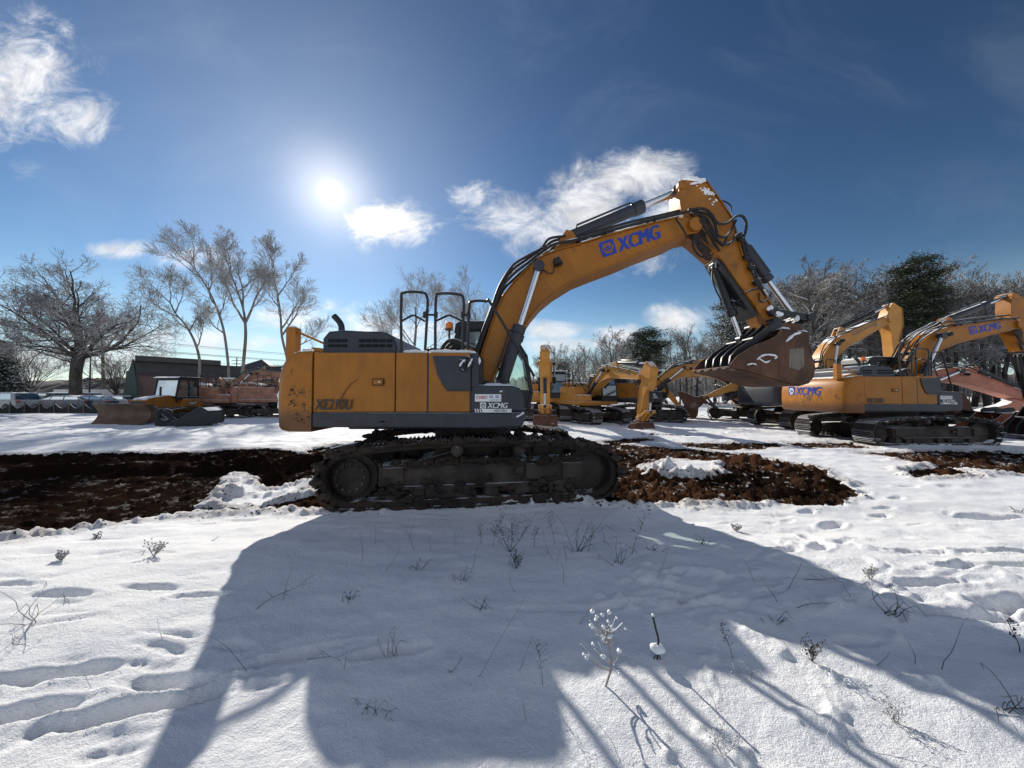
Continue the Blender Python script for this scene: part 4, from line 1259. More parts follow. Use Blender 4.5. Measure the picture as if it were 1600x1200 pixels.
    for y in (-.52, -.27, 0, .27, .52):
        t = MB(); p = Vector(l0); nrm = Vector((-ld.y, ld.x))
        poly = [tuple(p - ld * .08 + nrm * .035), tuple(p + ld * .0 + nrm * .03), tuple(p + ld * .06 + nrm * -.004), tuple(p + ld * .06 - nrm * .012), tuple(p + ld * .0 - nrm * .04), tuple(p - ld * .08 - nrm * .04)]
        t.prism(poly, y - .05, y + .05); t.build('tooth', M['wear'], bko, bevel=.006)
    if detail > 1:
        sn = MB()
        def S2(ph, y, r, flat=.55, seed=1): snow_ridge(sn, [(lambda q: (q[0], y, q[1]))(to_k(mp_(a, b, y))) for a, b in ph], r, flat, seed)
        S2([(1219, 515), (1240, 518), (1262, 519)], -.50, .045, .6, 11); S2([(1228, 534), (1240, 523), (1252, 519)], -.60, .03, .7, 12); S2([(1215, 520), (1222, 514), (1232, 520)], -.33, .06, .8, 13)
        S2([(1183, 562), (1190, 556), (1200, 554), (1212, 556), (1211, 561)], -.60, .026, .6, 14); S2([(1186, 560), (1196, 566), (1204, 563)], -.60, .018, .7, 15); S2([(1167, 570), (1176, 568), (1182, 570)], -.60, .018, .7, 16)
        S2([(1240, 498), (1247, 497)], -.27, .055, .8, 17); S2([(1250, 519), (1262, 520)], .2, .05, .6, 18)
        tag(sn.build('snow_cover', M['snow'], bko), kind='stuff')
    # --- hydraulic thumb
    if g('thumb', True):
        th = MB()
        tine = [to_k(p) for p in prof([(1190, 503), (1199, 512), (1180, 527), (1163, 541), (1142, 556), (1134, 566), (1132, 577), (1124, 577), (1119, 572), (1121, 560), (1131, 549), (1152, 535), (1172, 520)], 0)]
        for y in (-.36, -.12, .12, .36): th.prism(tine, y - .022, y + .022)
        cr = to_k(mp_(1157, 534, 0)); th.cyl((cr[0], -.38, cr[1]), (cr[0], .38, cr[1]), .04, 12); r0 = to_k(mp_(1189, 508, 0)); th.cyl((r0[0], -.38, r0[1]), (r0[0], .38, r0[1]), .06, 12)
        th.build('thumb', M['black'], root, loc=(kp[0], 0, kp[1]), rot=bkr, bevel=.008)
        cyl_pair(root, 'thumb_cylinder', aw(to_a(mp_(1116, 414, 0))), kw(to_k(mp_(1158, 530, 0))), 0, .075, .70, M['black'], M['chrome'])
        tb = MB()
        for s in (-1, 1): tb.prism([to_a(p) for p in prof([(1117, 398), (1128, 412), (1124, 420), (1113, 422), (1111, 408)], 0)], s * .11 - .025, s * .11 + .025)
        tb.prism([to_a(p) for p in prof([(1121, 402), (1128, 405), (1162, 454), (1185, 490), (1180, 496), (1152, 455)], YA)], -.2, .2)
        tb.build('thumb_bracket', M['black'], amo, bevel=.006)
    return root, dict(amo=amo, boom=bo_)


main_root, main_parts = excavator('large yellow excavator standing in churned mud, arm raised and thumb closed on its rusty bucket', (MX, MY, 0), 0, R(8.5), detail=2)

# hoses round the boom tip and down the arm of the near machine
hs = MB()
def H(ph, r=.022, sub=5):
    hs.tube(smooth_path([(lambda q: to_a(q) + (0,))(mp_(a, b, y)) for a, b, y in ph] and [Vector((to_a(mp_(a, b, y))[0], y, to_a(mp_(a, b, y))[1])) for a, b, y in ph], sub), r, 8)
H([(1075, 328, -.36), (1098, 326, -.38), (1110, 333, -.40), (1118, 345, -.42), (1125, 350, -.40), (1137, 348, -.38), (1150, 338, -.34), (1160, 338, -.30), (1166, 348, -.28), (1165, 362, -.28), (1161, 373, -.26)])
H([(1080, 329, -.33), (1104, 334, -.37), (1115, 345, -.40), (1119, 358, -.42), (1122, 368, -.42), (1133, 370, -.40), (1142, 360, -.36), (1150, 344, -.32)])
H([(1085, 333, -.36), (1103, 340, -.39), (1112, 355, -.41), (1118, 370, -.42), (1128, 381, -.42), (1141, 380, -.38), (1150, 368, -.32), (1158, 364, -.27)])
H([(1090, 338, -.34), (1104, 348, -.38), (1112, 362, -.40), (1120, 376, -.40), (1130, 384, -.38)])
H([(1078, 334, -.3), (1098, 350, -.36), (1108, 366, -.37), (1116, 380, -.34), (1124, 392, -.28)])
H([(1132, 380, -.36), (1138, 366, -.36), (1146, 352, -.34)], .02)
H([(1084, 366, -.28), (1083, 384, -.26), (1090, 397, -.2), (1103, 402, -.16), (1112, 398, -.14)], .02)
H([(1088, 364, -.22), (1088, 380, -.22), (1096, 393, -.18), (1108, 394, -.12)], .02)
H([(1113, 424, -.1), (1113, 436, -.16), (1118, 452, -.18), (1126, 468, -.14), (1127, 478, -.1)], .014)
H([(1165, 458, -.24), (1174, 453, -.27), (1184, 451, -.25)], .016)
H([(1186, 458, -.24), (1186, 468, -.27), (1192, 472, -.28), (1201, 466, -.27), (1205, 458, -.24)], .014)
H([(1142, 470, -.05), (1150, 472, -.15), (1158, 466, -.2)], .02)
H([(1125, 313, -.1), (1135, 316, -.12), (1142, 322, -.12), (1142, 330, -.1)], .012)
H([(1055, 341, -.34), (1063, 352, -.36), (1070, 363, -.36), (1074, 372, -.36)], .014)
for a, b in ((1156, 372), (1165, 400), (1172, 416), (1180, 440)):
    q = to_a(mp_(a, b, -.2)); hs.box((q[0], -.2, q[1] - .02), (.07, .14, .10)); hs.blob((q[0] + .03, -.26, q[1] - .04), (.07, .04, .05), 8, .4, 0, a)
H([(1158, 372, -.26), (1163, 392, -.27), (1170, 410, -.27), (1178, 432, -.27), (1188, 450, -.26), (1196, 462, -.26)], .017)
H([(1162, 372, -.22), (1168, 392, -.23), (1176, 412, -.23), (1183, 434, -.24), (1192, 452, -.24)], .017)
hs.build('arm_hoses', M['hose'], main_parts['amo'])
sn = MB()
def S3(ph, y, r, flat=.6, seed=1): snow_ridge(sn, [(lambda q: (q[0], y, q[1]))(to_a(mp_(a, b, y))) for a, b in ph], r, flat, seed)
S3([(1063, 281), (1069, 275), (1078, 277), (1092, 281), (1103, 282)], -.15, .04, .7, 21); S3([(1066, 280), (1080, 279), (1098, 282)], .08, .05, .6, 22); S3([(1078, 288), (1085, 286), (1103, 283)], -.22, .022, .6, 23)
S3([(1128, 318), (1136, 330), (1144, 340)], -.12, .03, .6, 25); S3([(1198, 484), (1206, 482), (1214, 490), (1224, 491)], -.29, .045, .7, 26); S3([(1186, 448), (1194, 456), (1200, 462)], -.2, .03, .7, 27)
rnd = random.Random(9)
for k in range(34):
    a, b = rnd.gauss(1107, 6), rnd.gauss(299, 6); q = to_a(mp_(a + (b - 299) * .5, b, YA)); sn.blob((q[0], -.207, q[1]), (rnd.uniform(.008, .03), .006, rnd.uniform(.008, .025)), 7, .4, 0, k)
tag(sn.build('snow_cover', M['snow'], main_parts['amo']), kind='stuff')
sn = MB()
def S4(ph, y, r, flat=.6, seed=1): snow_ridge(sn, [(mp_(a, b, y)[0], y, mp_(a, b, y)[1]) for a, b in ph], r, flat, seed)
S4([(630, 550), (645, 549), (660, 550), (668, 549)], -1.25, .045, .5, 31); S4([(670, 550), (690, 549), (715, 550), (735, 550), (745, 556)], -1.24, .055, .5, 32); S4([(747, 556), (748, 570)], -1.3, .03, .8, 33)
S4([(750, 604), (775, 603), (800, 605), (814, 610)], -1.25, .06, .45, 34); S4([(752, 603), (780, 602), (806, 606)], -1.0, .09, .35, 35); S4([(755, 602), (785, 602), (800, 604)], -.7, .1, .3, 36)
snow_ridge(sn, [(-2.20, -1.26, 2.225), (-2.34, -1.22, 2.21), (-2.46, -1.18, 2.17), (-2.54, -1.14, 2.10)], .065, .6, 37); snow_ridge(sn, [(-2.25, -1.0, 2.22), (-2.4, -.95, 2.2), (-2.54, -.9, 2.12)], .1, .5, 38)
snow_ridge(sn, [(-2.54, -1.18, 2.11), (-2.62, -1.19, 2.02), (-2.665, -1.20, 1.90), (-2.69, -1.21, 1.72)], .05, .7, 39); snow_ridge(sn, [(-2.70, -1.21, 1.68), (-2.705, -1.21, 1.5), (-2.70, -1.21, 1.36)], .035, .7, 40)
snow_ridge(sn, [(-2.72, -1.0, 2.61), (-2.60, -1.0, 2.61)], .06, .7, 46)
S4([(718, 573), (722, 566), (727, 562)], -1.41, .022, .7, 41); S4([(731, 574), (735, 566), (738, 560)], -1.41, .02, .7, 42)
S4([(609, 520), (613, 534), (616, 548)], -1.1, .03, .8, 43); S4([(780, 612), (786, 611)], -1.35, .02, .6, 44); S4([(806, 652), (814, 648), (819, 644)], -1.35, .02, .7, 45)
S4([(500, 705), (530, 697), (560, 691)], -1.3, .02, .5, 48); S4([(640, 690), (660, 689)], -1.3, .02, .5, 49)
tag(sn.build('snow_cover', M['snow'], main_root), kind='stuff')
# ------------------------------------------------------------------ the other machines in the yard
def at(px, Y, z=None):
    Y *= KY
    x = (px - 800) / FPX * Y
    return (x, Y, gz(x, Y) if z is None else z)


M['rust_or'] = painted('orange_rust_steel', (.24, .075, .035), .75, var=.3, dirt=(.06, .03, .02), dirt_amt=.5, snow=.6, snow_amp=.4, bump=.2, bscale=14)
# same make, parked to the right, arm down and bucket on the ground
excavator('yellow excavator at right seen from its rear corner, white sign on its side', at(1386, 13.4, -.06), R(0), R(3), boom=R(29.5), arm=R(-70), bucket=R(12), armx=1.36,
          st=dict(thumb=True, track=M['track_sn'], cw=M['yellow_cw'], bucket=M['rust_sn']), detail=1)
LIU = dict(xcmg=False, thumb=False, body=M['yellow_liu'], cw=M['yellow_liu'], arm=M['yellow_liu'], boom=M['yellow_liu'], track=M['track_sn'], bucket=M['rust_sn'], boom_text='LiuGong', glass=M['glass_dk'], dark=M['yellow_liu'], cyl=M['black'])
excavator('light yellow excavator facing the camera with its bucket resting on snow before its cab', at(922, 21.8), R(-70), R(4), boom=R(11), arm=R(-98), bucket=R(22), st=LIU, detail=1, scale=.9)
excavator('yellow excavator half hidden behind the dark cab of the large one, arm hanging down', at(855, 24), R(-97), R(0), boom=R(17), arm=R(-96), bucket=R(15), armx=1.1, st=dict(LIU, boom_text=''), detail=0)
excavator('yellow excavator whose lettered boom reaches over its folded arm, beyond the large bucket', at(1012, 23.2), R(-28), R(0), boom=R(10), arm=R(-150), bucket=R(-50),
          st=dict(track=M['track_sn'], bucket=M['rust_sn'], thumb=False, boom=M['yellow_liu'], arm=M['yellow_liu']), detail=1, fold=True)
excavator('dark bodied excavator with drooping snowy hoses under the large rusty bucket', at(1168, 23.5), R(152), R(0), boom=R(12), arm=R(-120), bucket=R(-70), st=dict(LIU, body=M['dark'], cw=M['dark'], boom=M['yellow_worn'], boom_text='', track=M['track_sn']), detail=0)
excavator('yellow excavator behind the right hand one, only its raised grey lettered boom showing', at(1268, 18.2), R(0), R(0), boom=R(45), arm=R(-84), bucket=R(-50), st=dict(LIU, body=M['dark'], cw=M['dark']), detail=0, scale=1.0)
excavator('faded red excavator behind, its arm folded back over an orange bucket', at(1398, 18.2), R(-8), R(0), boom=R(-4), arm=R(-160), bucket=R(-95),
          st=dict(LIU, body=M['pink'], cw=M['pink'], arm=M['pink'], boom=M['pink'], boom_text='', dark=M['dark']), detail=0, fold=True)
FAD = dict(LIU, body=M['orange_fade'], cw=M['orange_fade'], arm=M['orange_fade'], boom=M['orange_fade'], boom_text='', roof=M['white'], glass=M['glass'], cab=M['orange_fade'], dark=M['orange_fade'])
excavator('snow dusted faded orange excavator with pale cab beside the bulldozer', at(352, 26), R(14), R(5), boom=R(17), arm=R(-60), bucket=R(-40), st=FAD, detail=0, scale=.9)
excavator('snow dusted faded orange excavator nearly hidden behind the yellow counterweight', at(436, 27), R(12), R(5), boom=R(12), arm=R(-70), bucket=R(-40), st=FAD, detail=0, scale=.9)

def loose_bucket(label, loc, rz, mat, rot):
    t = thing('spare_bucket', label, 'bucket', loc, rz)
    b = MB(); K = [rot2(p, rot) for p in SHELL]; Sd = [rot2(p, rot) for p in SIDE]; dz = -min(p[1] for p in Sd) - .03
    K = [(a, c + dz) for a, c in K]; Sd = [(a, c + dz) for a, c in Sd]
    for s in (-1, 1): b.prism(Sd, s * .575 - .018, s * .575 + .018)
    b.strip(K, .025, -.57, .57); b.build('bucket_shell', mat, t, bevel=.008, segs=1)
    e = MB(); E = [(a, c + dz) for a, c in [rot2(to_k(p), rot) for p in prof([(1200, 527), (1199, 510), (1208, 503), (1218, 506), (1234, 506), (1246, 508), (1250, 522)], -.25)]]
    for s in (-1, 1): e.prism(E, s * .30 - .03, s * .30 + .03)
    e.build('hanger_ears', M['blacksnow'], t, bevel=.01)


loose_bucket('orange rusty bucket with snow on its back lying right of the crawler track', at(1548, 15.6), R(-20), M['rust_or'], R(12))
# hoses hanging in the yard row
dh = MB()
for k in range(4):
    y = 21.5 * KY + .12 * k
    dh.tube(smooth_path([W(1118 + 3 * k, 601 + k, y), W(1133 + 3 * k, 616, y), W(1150, 627 + k, y), W(1170, 629 - k, y), W(1186, 618, y), W(1198 + 2 * k, 606, y)], 6), .055, 8)
tag(dh.build('hydraulic_hose_bundle', M['hose']), 'bundle of black hoses looping low in front of the dark excavator', 'hose bundle')


def bulldozer(loc, rz):
    r = thing('bulldozer', 'small yellow bulldozer with glazed cab and brown blade lowered in snow', 'bulldozer', loc, rz)
    for s in (-1, 1):
        mb = MB(); prof_ = []
        for a in range(250, 89, -16): prof_.append((-1.05 + .34 * math.cos(R(a)), .36 + .34 * math.sin(R(a))))
        prof_ += [(-.4, .78), (.1, .80)]
        for a in range(80, -91, -16): prof_.append((1.05 + .33 * math.cos(R(a)), .35 + .33 * math.sin(R(a))))
        line = prof_ + [prof_[0]]
        mb.strip(line, -.06, s * .85 - .26, s * .85 + .26)
        for i in range(len(line) - 1):
            a, b = Vector(line[i]), Vector(line[i + 1]); n_ = max(1, int((b - a).length / .17))
            for k in range(n_):
                q = a.lerp(b, (k + .5) / n_); d = (b - a).normalized(); o_ = Vector((-d.y, d.x)) * .05
                mb.box((q.x + o_.x, s * .85, q.y + o_.y), (.03, .52, .06), Matrix.Rotation(-math.atan2(d.y, d.x), 3, 'Y'))
        tr = mb.build('track', M['track_sn'], r)
        f = MB(); f.box((0, s * .85, .38), (1.9, .3, .26)); f.build('track_frame', M['frame'], tr, bevel=.02)
        for x in (-1.05, 1.05):
            w_ = MB(); w_.lathe((x, s * .85 - .2, .36), (x, s * .85 + .2, .36), [(0, .12), (.1, .28), (.9, .28), (1, .12)], 18); w_.build('idler_wheel', M['frame'], tr)
    h = MB(); h.prism([(.15, .55), (.15, 1.45), (.5, 1.52), (1.5, 1.36), (1.66, 1.22), (1.66, .55)], -.5, .5)
    h.box((-.6, 0, .8), (1.6, 1.1, .5)); ho = h.build('engine_hood', M['yellow_worn'], r, bevel=.05)
    g_ = MB(); g_.box((1.67, 0, .88), (.05, .86, .62)); 
    g_.build('radiator_grille', M['black'], ho)
    for s in (-1, 1):
        v = MB(); v.prism([(-.95, .75), (-.95, 1.3), (.0, 1.3), (.12, .95), (.12, .75)], s * .62 - .24, s * .62 + .24); fo = v.build('fender', M['yellow_worn'], r, bevel=.04)
        t = MB(); t.add([(-.75, s * .865, .95), (-.25, s * .865, .95), (-.25, s * .865, 1.15), (-.75, s * .865, 1.15)], [(0, 1, 2, 3)], 0)
        put_text(t, 'CAT', (-.72 if s < 0 else -.28, s * .869, .98), (-s, 0, 0), (0, 0, 1), .44, .14, 0, .03, 1); t.build('lettering', [M['black'], M['white']], fo, recalc=False)
    c = MB()
    P = [(-.9, 1.25), (-.9, 2.45), (.18, 2.45), (.34, 1.4)]
    for y in (-.72, .72):
        for i in range(3):
            a, b = Vector((P[i][0], y, P[i][1])), Vector((P[i + 1][0], y, P[i + 1][1])); d = b - a
            c.box((a + b) / 2, (d.length + .06, .08, .09), Matrix.Rotation(-math.atan2(d.z, d.x), 3, 'Y'))
        c.box((-.35, y, 1.85), (.08, .08, 1.2)); c.box((-.3, y, 1.33), (1.25, .06, .2))
    for x, z in ((-.9, 1.35), (.34, 1.42), (-.9, 2.42), (.18, 2.42)): c.box((x, 0, z), (.08, 1.44, .09))
    co = c.build('cab', M['blacksnow'], r, bevel=.015)
    rf = MB(); rf.prism([(-1.05, 2.48), (-1.05, 2.58), (.2, 2.60), (.36, 2.52), (.36, 2.48)], -.82, .82); rf.build('cab_roof', M['blacksnow'], co, bevel=.03)
    gm = MB()
    for y in (-.72, .72): gm.add([(a, y, b) for a, b in P], [(0, 1, 2, 3)])
    gm.add([(.18, -.7, 2.42), (.18, .7, 2.42), (.34, .7, 1.42), (.34, -.7, 1.42)], [(0, 1, 2, 3)]); gm.add([(-.9, -.7, 2.42), (-.9, .7, 2.42), (-.9, .7, 1.4), (-.9, -.7, 1.4)], [(0, 1, 2, 3)])
    gm.build('cab_window', M['glass_dk'], co, recalc=False)
    s_ = MB(); s_.box((-.4, 0, 1.5), (.5, .5, .2)); s_.box((-.62, 0, 1.8), (.14, .5, .5)); s_.build('driver_seat', M['seat'], co, bevel=.03)
    ex = MB(); ex.cyl((.75, .22, 1.45), (.75, .22, 2.0), .05, 10); ex.build('exhaust_pipe', M['black'], r)
    b = MB(); bl = []
    for i in range(9):
        a = R(-50 + 100 * i / 8); bl.append((2.62 - .95 * math.cos(a) * .55 + .0, .62 + .62 * math.sin(a) / math.sin(R(50))))
    bl = [(2.25 + .28 * (abs(i - 4) / 4) ** 2, .06 + i * .125) for i in range(9)]
    b.strip(bl, .06, -1.55, 1.55)
    for y in (-1.55, 1.55): b.prism([(p[0], p[1]) for p in bl] + [(2.12, 1.06), (2.08, .1)], y - .03, y + .03)
    b.prism([(2.16, .3), (2.2, .9), (2.1, .9), (2.06, .3)], -1.4, 1.4)
    b.build('blade', M['rust_blade'], r, bevel=.012)
    pa = MB()
    for s in (-1, 1): pa.box((1.1, s * .56 if abs(s) else 0, .42), (2.1, .12, .16))
    pa.box((2.0, 0, .48), (.2, 1.2, .3)); pa.build('push_arms', M['yellow_liu'], r, bevel=.02)


M['rust_blade'] = painted('brown_blade_paint', (.12, .065, .038), .6, var=.4, dirt=(.07, .05, .04), dirt_amt=.6, snow=.9, bump=.1)
bulldozer(at(268, 22.6), R(264))

# skid steer bucket standing on its edge, and the lifting frame with a coiled hose in front of it
t = thing('loader_bucket', 'dark loader bucket with triangular side plates lying in snow by the bulldozer', 'bucket', at(312, 19.4), R(12), scale=.8)
b = MB(); pr = [(-1.15, .05), (.55, .02), (.95, .12), (1.02, .5), (.9, .95), (.62, 1.16), (.45, 1.12)]
for y in (-.75, .75): b.prism(pr, y - .03, y + .03)
b.strip([(-1.1, .05), (.55, .03), (.93, .13), (1.0, .5), (.88, .93), (.6, 1.13)], .04, -.74, .74); b.build('bucket_shell', M['blacksnow'], t, bevel=.01)
e = MB()
for y in (-.75, .75):
    a, c_ = Vector((-1.15, y, .08)), Vector((.5, y, 1.15)); d = c_ - a
    e.box((a + c_) / 2, (d.length, .1, .09), Matrix.Rotation(-math.atan2(d.z, d.x), 3, 'Y'))
e.build('edge_bar', M['blacksnow'], t, bevel=.01)
k = MB(); k.box((-.4, 0, .07), (1.5, 1.5, .08)); k.build('cutting_edge', M['rust_sn'], t, bevel=.01)
t = thing('lifting_frame', 'black steel frame with a coiled hose standing in snow before the bulldozer', 'frame', at(262, 19.6), R(25), scale=.85)
f = MB()
for y in (-.45, .45): f.prism([(-.35, 0), (-.42, 1.1), (-.3, 1.15), (-.12, .75), (.25, .35), (1.1, .2), (1.1, .05), (.2, 0)], y - .04, y + .04)
f.box((-.3, 0, .2), (.12, .9, .3)); f.box((-.36, 0, .95), (.1, .9, .1)); f.box((.6, 0, .15), (.9, .9, .08)); f.build('frame_plates', M['blacksnow'], t, bevel=.012)
c_ = MB()
for r_ in (.28, .33, .37): c_.tube([(.12 + r_ * math.cos(a), -.56 + .02 * math.sin(3 * a), .62 + r_ * math.sin(a)) for a in [i * math.pi / 12 for i in range(25)]], .035, 7, cap=False)
c_.build('hose_coil', M['hose'], t)

# ------------------------------------------------------------------ buildings, street things
M['brick'] = painted('brown_masonry', (.16, .105, .095), .85, var=.12, dirt=(.09, .07, .06), dirt_amt=.3, snow=None, bump=.05)
M['roofing'] = painted('dark_roof_metal', (.075, .07, .07), .7, var=.2, dirt_amt=.2, snow=.98, snow_amp=.2, bump=.03)
M['green'] = painted('green_cladding', (.03, .06, .05), .7, dirt_amt=.2, snow=.9)
M['trim'] = plain('dark_trim', (.03, .03, .035), .6)


def building():
    A = Vector(((213 - 800) / 601 * 36, 36 * KY)); B = Vector(((465 - 800) / 601 * 49, 49 * KY))
    d = (B - A).normalized(); ang = math.atan2(d.y, d.x); L = (B - A).length
    r = thing('store_building', 'long low brown building with dark sloped parapet roof and green gable end', 'building', (A.x, A.y, 0), ang)
    w_ = MB(); w_.box((L / 2, 2.5, 1.75), (L, 5, 3.5)); w_.build('wall', M['brick'], r)
    p = MB(); p.prism([(-.25, 3.45), (.9, 4.75), (1.1, 4.75), (1.1, 3.45)], 0, L, axis='x')
    p.box((L / 2, 2.9, 3.7), (L, 4, .4)); ro = p.build('roof', M['roofing'], r)
    p = MB(); p.box((3.2, .75, 4.98), (6.4, .4, .5)); p.build('parapet', M['roofing'], ro)
    f = MB(); f.box((L / 2, -.3, 3.44), (L, .14, .14)); f.build('eaves_trim', M['trim'], ro)
    g_ = MB(); g_.prism([(-.9, 1.4), (-.9, 2.2), (1.2, 4.9), (5, 2.4), (5, 1.4)], -.12, -.01, axis='x'); g_.build('gable', M['green'], r)
    for x in (3.0, 5.2):
        wn_ = MB(); wn_.box((x, -.03, 1.3), (1.7, .08, 1.5)); wo_ = wn_.build('window', M['trim'], r); pn = MB(); pn.box((x, -.075, 1.3), (1.5, .02, 1.3)); pn.build('pane', M['glass_dk'], wo_)
    l_ = MB(); l_.box((8, -.12, 3.0), (.3, .22, .16)); l_.build('wall_lamp', M['trim'], r)


building()
t = thing('house', 'distant house with a snowy pyramid roof above the low brown building', 'house', at(408, 74, 0), R(10))
b = MB(); b.box((0, 0, 2.4), (11, 9, 4.8)); b.build('wall', M['brick'], t)
b = MB(); b.add([(-6, -5, 4.7), (6, -5, 4.7), (6, 5, 4.7), (-6, 5, 4.7), (0, 0, 8.2)], [(0, 1, 4), (1, 2, 4), (2, 3, 4), (3, 0, 4), (3, 2, 1, 0)]); b.build('roof', M['roofing'], t)
t = thing('box_trailer', 'long white trailer parked behind the cars beyond the fence', 'trailer', at(165, 47, 0), R(4))
b = MB(); b.box((0, 0, 1.35), (9.0, 2.4, 1.5)); b.build('cargo_box', M['white'], t, bevel=.05)
b = MB(); b.box((0, 0, .55), (10, 1.4, .15)); b.build('chassis', M['trim'], t)
for x in (-3.6, -2.6, 3.8):
    b = MB(); b.lathe((x, -1.2, .45), (x, -.85, .45), [(0, .3), (.05, .45), (1, .45)], 16); b.lathe((x, .85, .45), (x, 1.2, .45), [(0, .45), (1, .45)], 16); b.build('wheel', M['trim'], t)

car_m = {c: painted('car_paint_' + c, v, .3, var=.05, dirt=(.25, .25, .25), dirt_amt=.35, snow=.72, snow_amp=.5, coat=.4) for c, v in dict(silver=(.35, .36, .38), black=(.015, .015, .018), grey=(.11, .12, .135), white=(.6, .61, .62), blue=(.04, .06, .10)).items()}


def car(label, loc, rz, col, suv=True):
    r = thing('parked_car', label, 'car', loc, rz, 'cars parked beyond the fence')
    h = 1.72 if suv else 1.45
    b = MB()
    b.prism([(-2.3, .35), (-2.35, .75), (-2.25, 1.0), (-1.2, 1.05), (1.2, 1.03), (2.1, .92), (2.3, .75), (2.32, .38), (2.0, .26), (-2.0, .26)], -.9, .9)
    cab_ = [(-2.2, 1.0), (-1.95 if suv else -1.3, h - .06), (-1.5 if suv else -.9, h), (.1, h), (.45, h - .06), (1.3, 1.02)]
    vs = [(x, s * (.9 - .16 * (z - 1.0) / (h - 1.0)), z) for s in (-1, 1) for x, z in cab_]; n = len(cab_)
    b.add(vs, [tuple(range(n)), tuple(range(2 * n - 1, n - 1, -1))] + [(i, i + n, (i + 1) % n + n, (i + 1) % n) for i in range(n)])
    b.build('body', car_m[col], r, bevel=.06, segs=3)
    w_ = MB()
    for s in (-1, 1):
        y0, y1 = s * .905, s * .80
        for xa, xb, xc, xd in ((-1.85, -.75, -.75, -1.7), (-.65, .35, .2, -.65), (.42, 1.0, .3, .3)):
            w_.add([(xa, y0 - s * .01, 1.08), (xb, y0 - s * .01, 1.08), (xc, y1 - s * .0 + s * .012, h - .12), (xd, y1 + s * .012, h - .12)], [(0, 1, 2, 3)])
    w_.add([(.5, -.72, h - .07), (.5, .72, h - .07), (1.27, .8, 1.07), (1.27, -.8, 1.07)], [(0, 1, 2, 3)]); 
    w_.add([((-1.98 if suv else -1.36), -.72, h - .1), ((-1.98 if suv else -1.36), .72, h - .1), (-2.2, .8, 1.07), (-2.2, -.8, 1.07)], [(0, 1, 2, 3)])
    w_.build('window', M['glass_dk'], r, recalc=False)
    for x in (-1.42, 1.42):
        for s in (-1, 1):
            q = MB(); q.lathe((x, s * .72, .35), (x, s * .93, .35), [(0, .3), (.1, .36), (.9, .36), (.95, .24), (1, .22)], 18); wo_ = q.build('wheel', M['trim'], r)
            q = MB(); q.lathe((x, s * .925, .35), (x, s * .945, .35), [(0, .21), (1, .18)], 14); q.build('rim', M['steel'], wo_)
    for s in (-1, 1):
        q = MB(); q.box((2.27, s * .68, .78), (.1, .36, .16)); q.build('headlight', M['white'], r, bevel=.02)
        q = MB(); q.box((-2.3, s * .74, .88), (.08, .24, .2)); q.build('tail_light', M['red'], r, bevel=.02)


for lb, px_, Y_, a_, c_, sv in (('silver estate car at the left edge, behind the black silt fence', 10, 35.5, 178, 'silver', True), ('black car with snowy roof just left of the big oak trunk', 68, 38, 174, 'black', True),
                             ('grey car with frosted windscreen parked behind the oak trunk', 104, 34.8, 186, 'grey', False), ('grey blue sedan nearest to the utility pole', 148, 35.5, 176, 'blue', False),
                             ('silver sedan between the utility pole and the green gable', 180, 36.5, 178, 'silver', False), ('black car with a bright window next to the green gable', 206, 40, 182, 'black', True),
                             ('white car in the rear row left of the oak', 40, 43, 180, 'white', True), ('dark car in the rear row behind the trailer end', 118, 42.5, 182, 'black', True)):
    car(lb, at(px_, Y_, 0), R(a_), c_, sv)

# silt fence
M['silt'] = painted('black_silt_cloth', (.012, .012, .013), .8, dirt=(.1, .09, .08), dirt_amt=.3, snow=.8, snow_amp=.4)
M['wood'] = painted('weathered_wood', (.17, .13, .10), .85, var=.3, dirt_amt=.3, snow=.8)
t = thing('silt_fence', 'sagging black silt fence on wooden stakes along the yard edge', 'fence', (0, 0, 0))
pts = [at(-120 + i * 23, 31.5 + .5 * math.sin(i * .9), 0) for i in range(13)]
b = MB(); rnd = random.Random(4)
for a, c_ in zip(pts[:-1], pts[1:]):
    for k in range(6):
        u0, u1 = k / 6, (k + 1) / 6
        z0, z1 = .78 - .42 * math.sin(math.pi * u0) * .9, .78 - .42 * math.sin(math.pi * u1) * .9
        P0, P1 = Vector(a).lerp(Vector(c_), u0), Vector(a).lerp(Vector(c_), u1)
        for s in (-.02, .02):
            b.add([(P0.x, P0.y + s, -.05), (P1.x, P1.y + s, -.05), (P1.x, P1.y + s, z1), (P0.x, P0.y + s, z0)], [(0, 1, 2, 3)])
        b.add([(P0.x, P0.y - .02, z0), (P1.x, P1.y - .02, z1), (P1.x, P1.y + .02, z1), (P0.x, P0.y + .02, z0)], [(0, 1, 2, 3)])
b.build('cloth', M['silt'], t, recalc=False)
for p in pts:
    b = MB(); b.box((p[0], p[1] - .05, .45), (.06, .06, 1.0), Matrix.Rotation(rnd.uniform(-.06, .06), 3, 'Y')); b.build('stake', M['wood'], t)

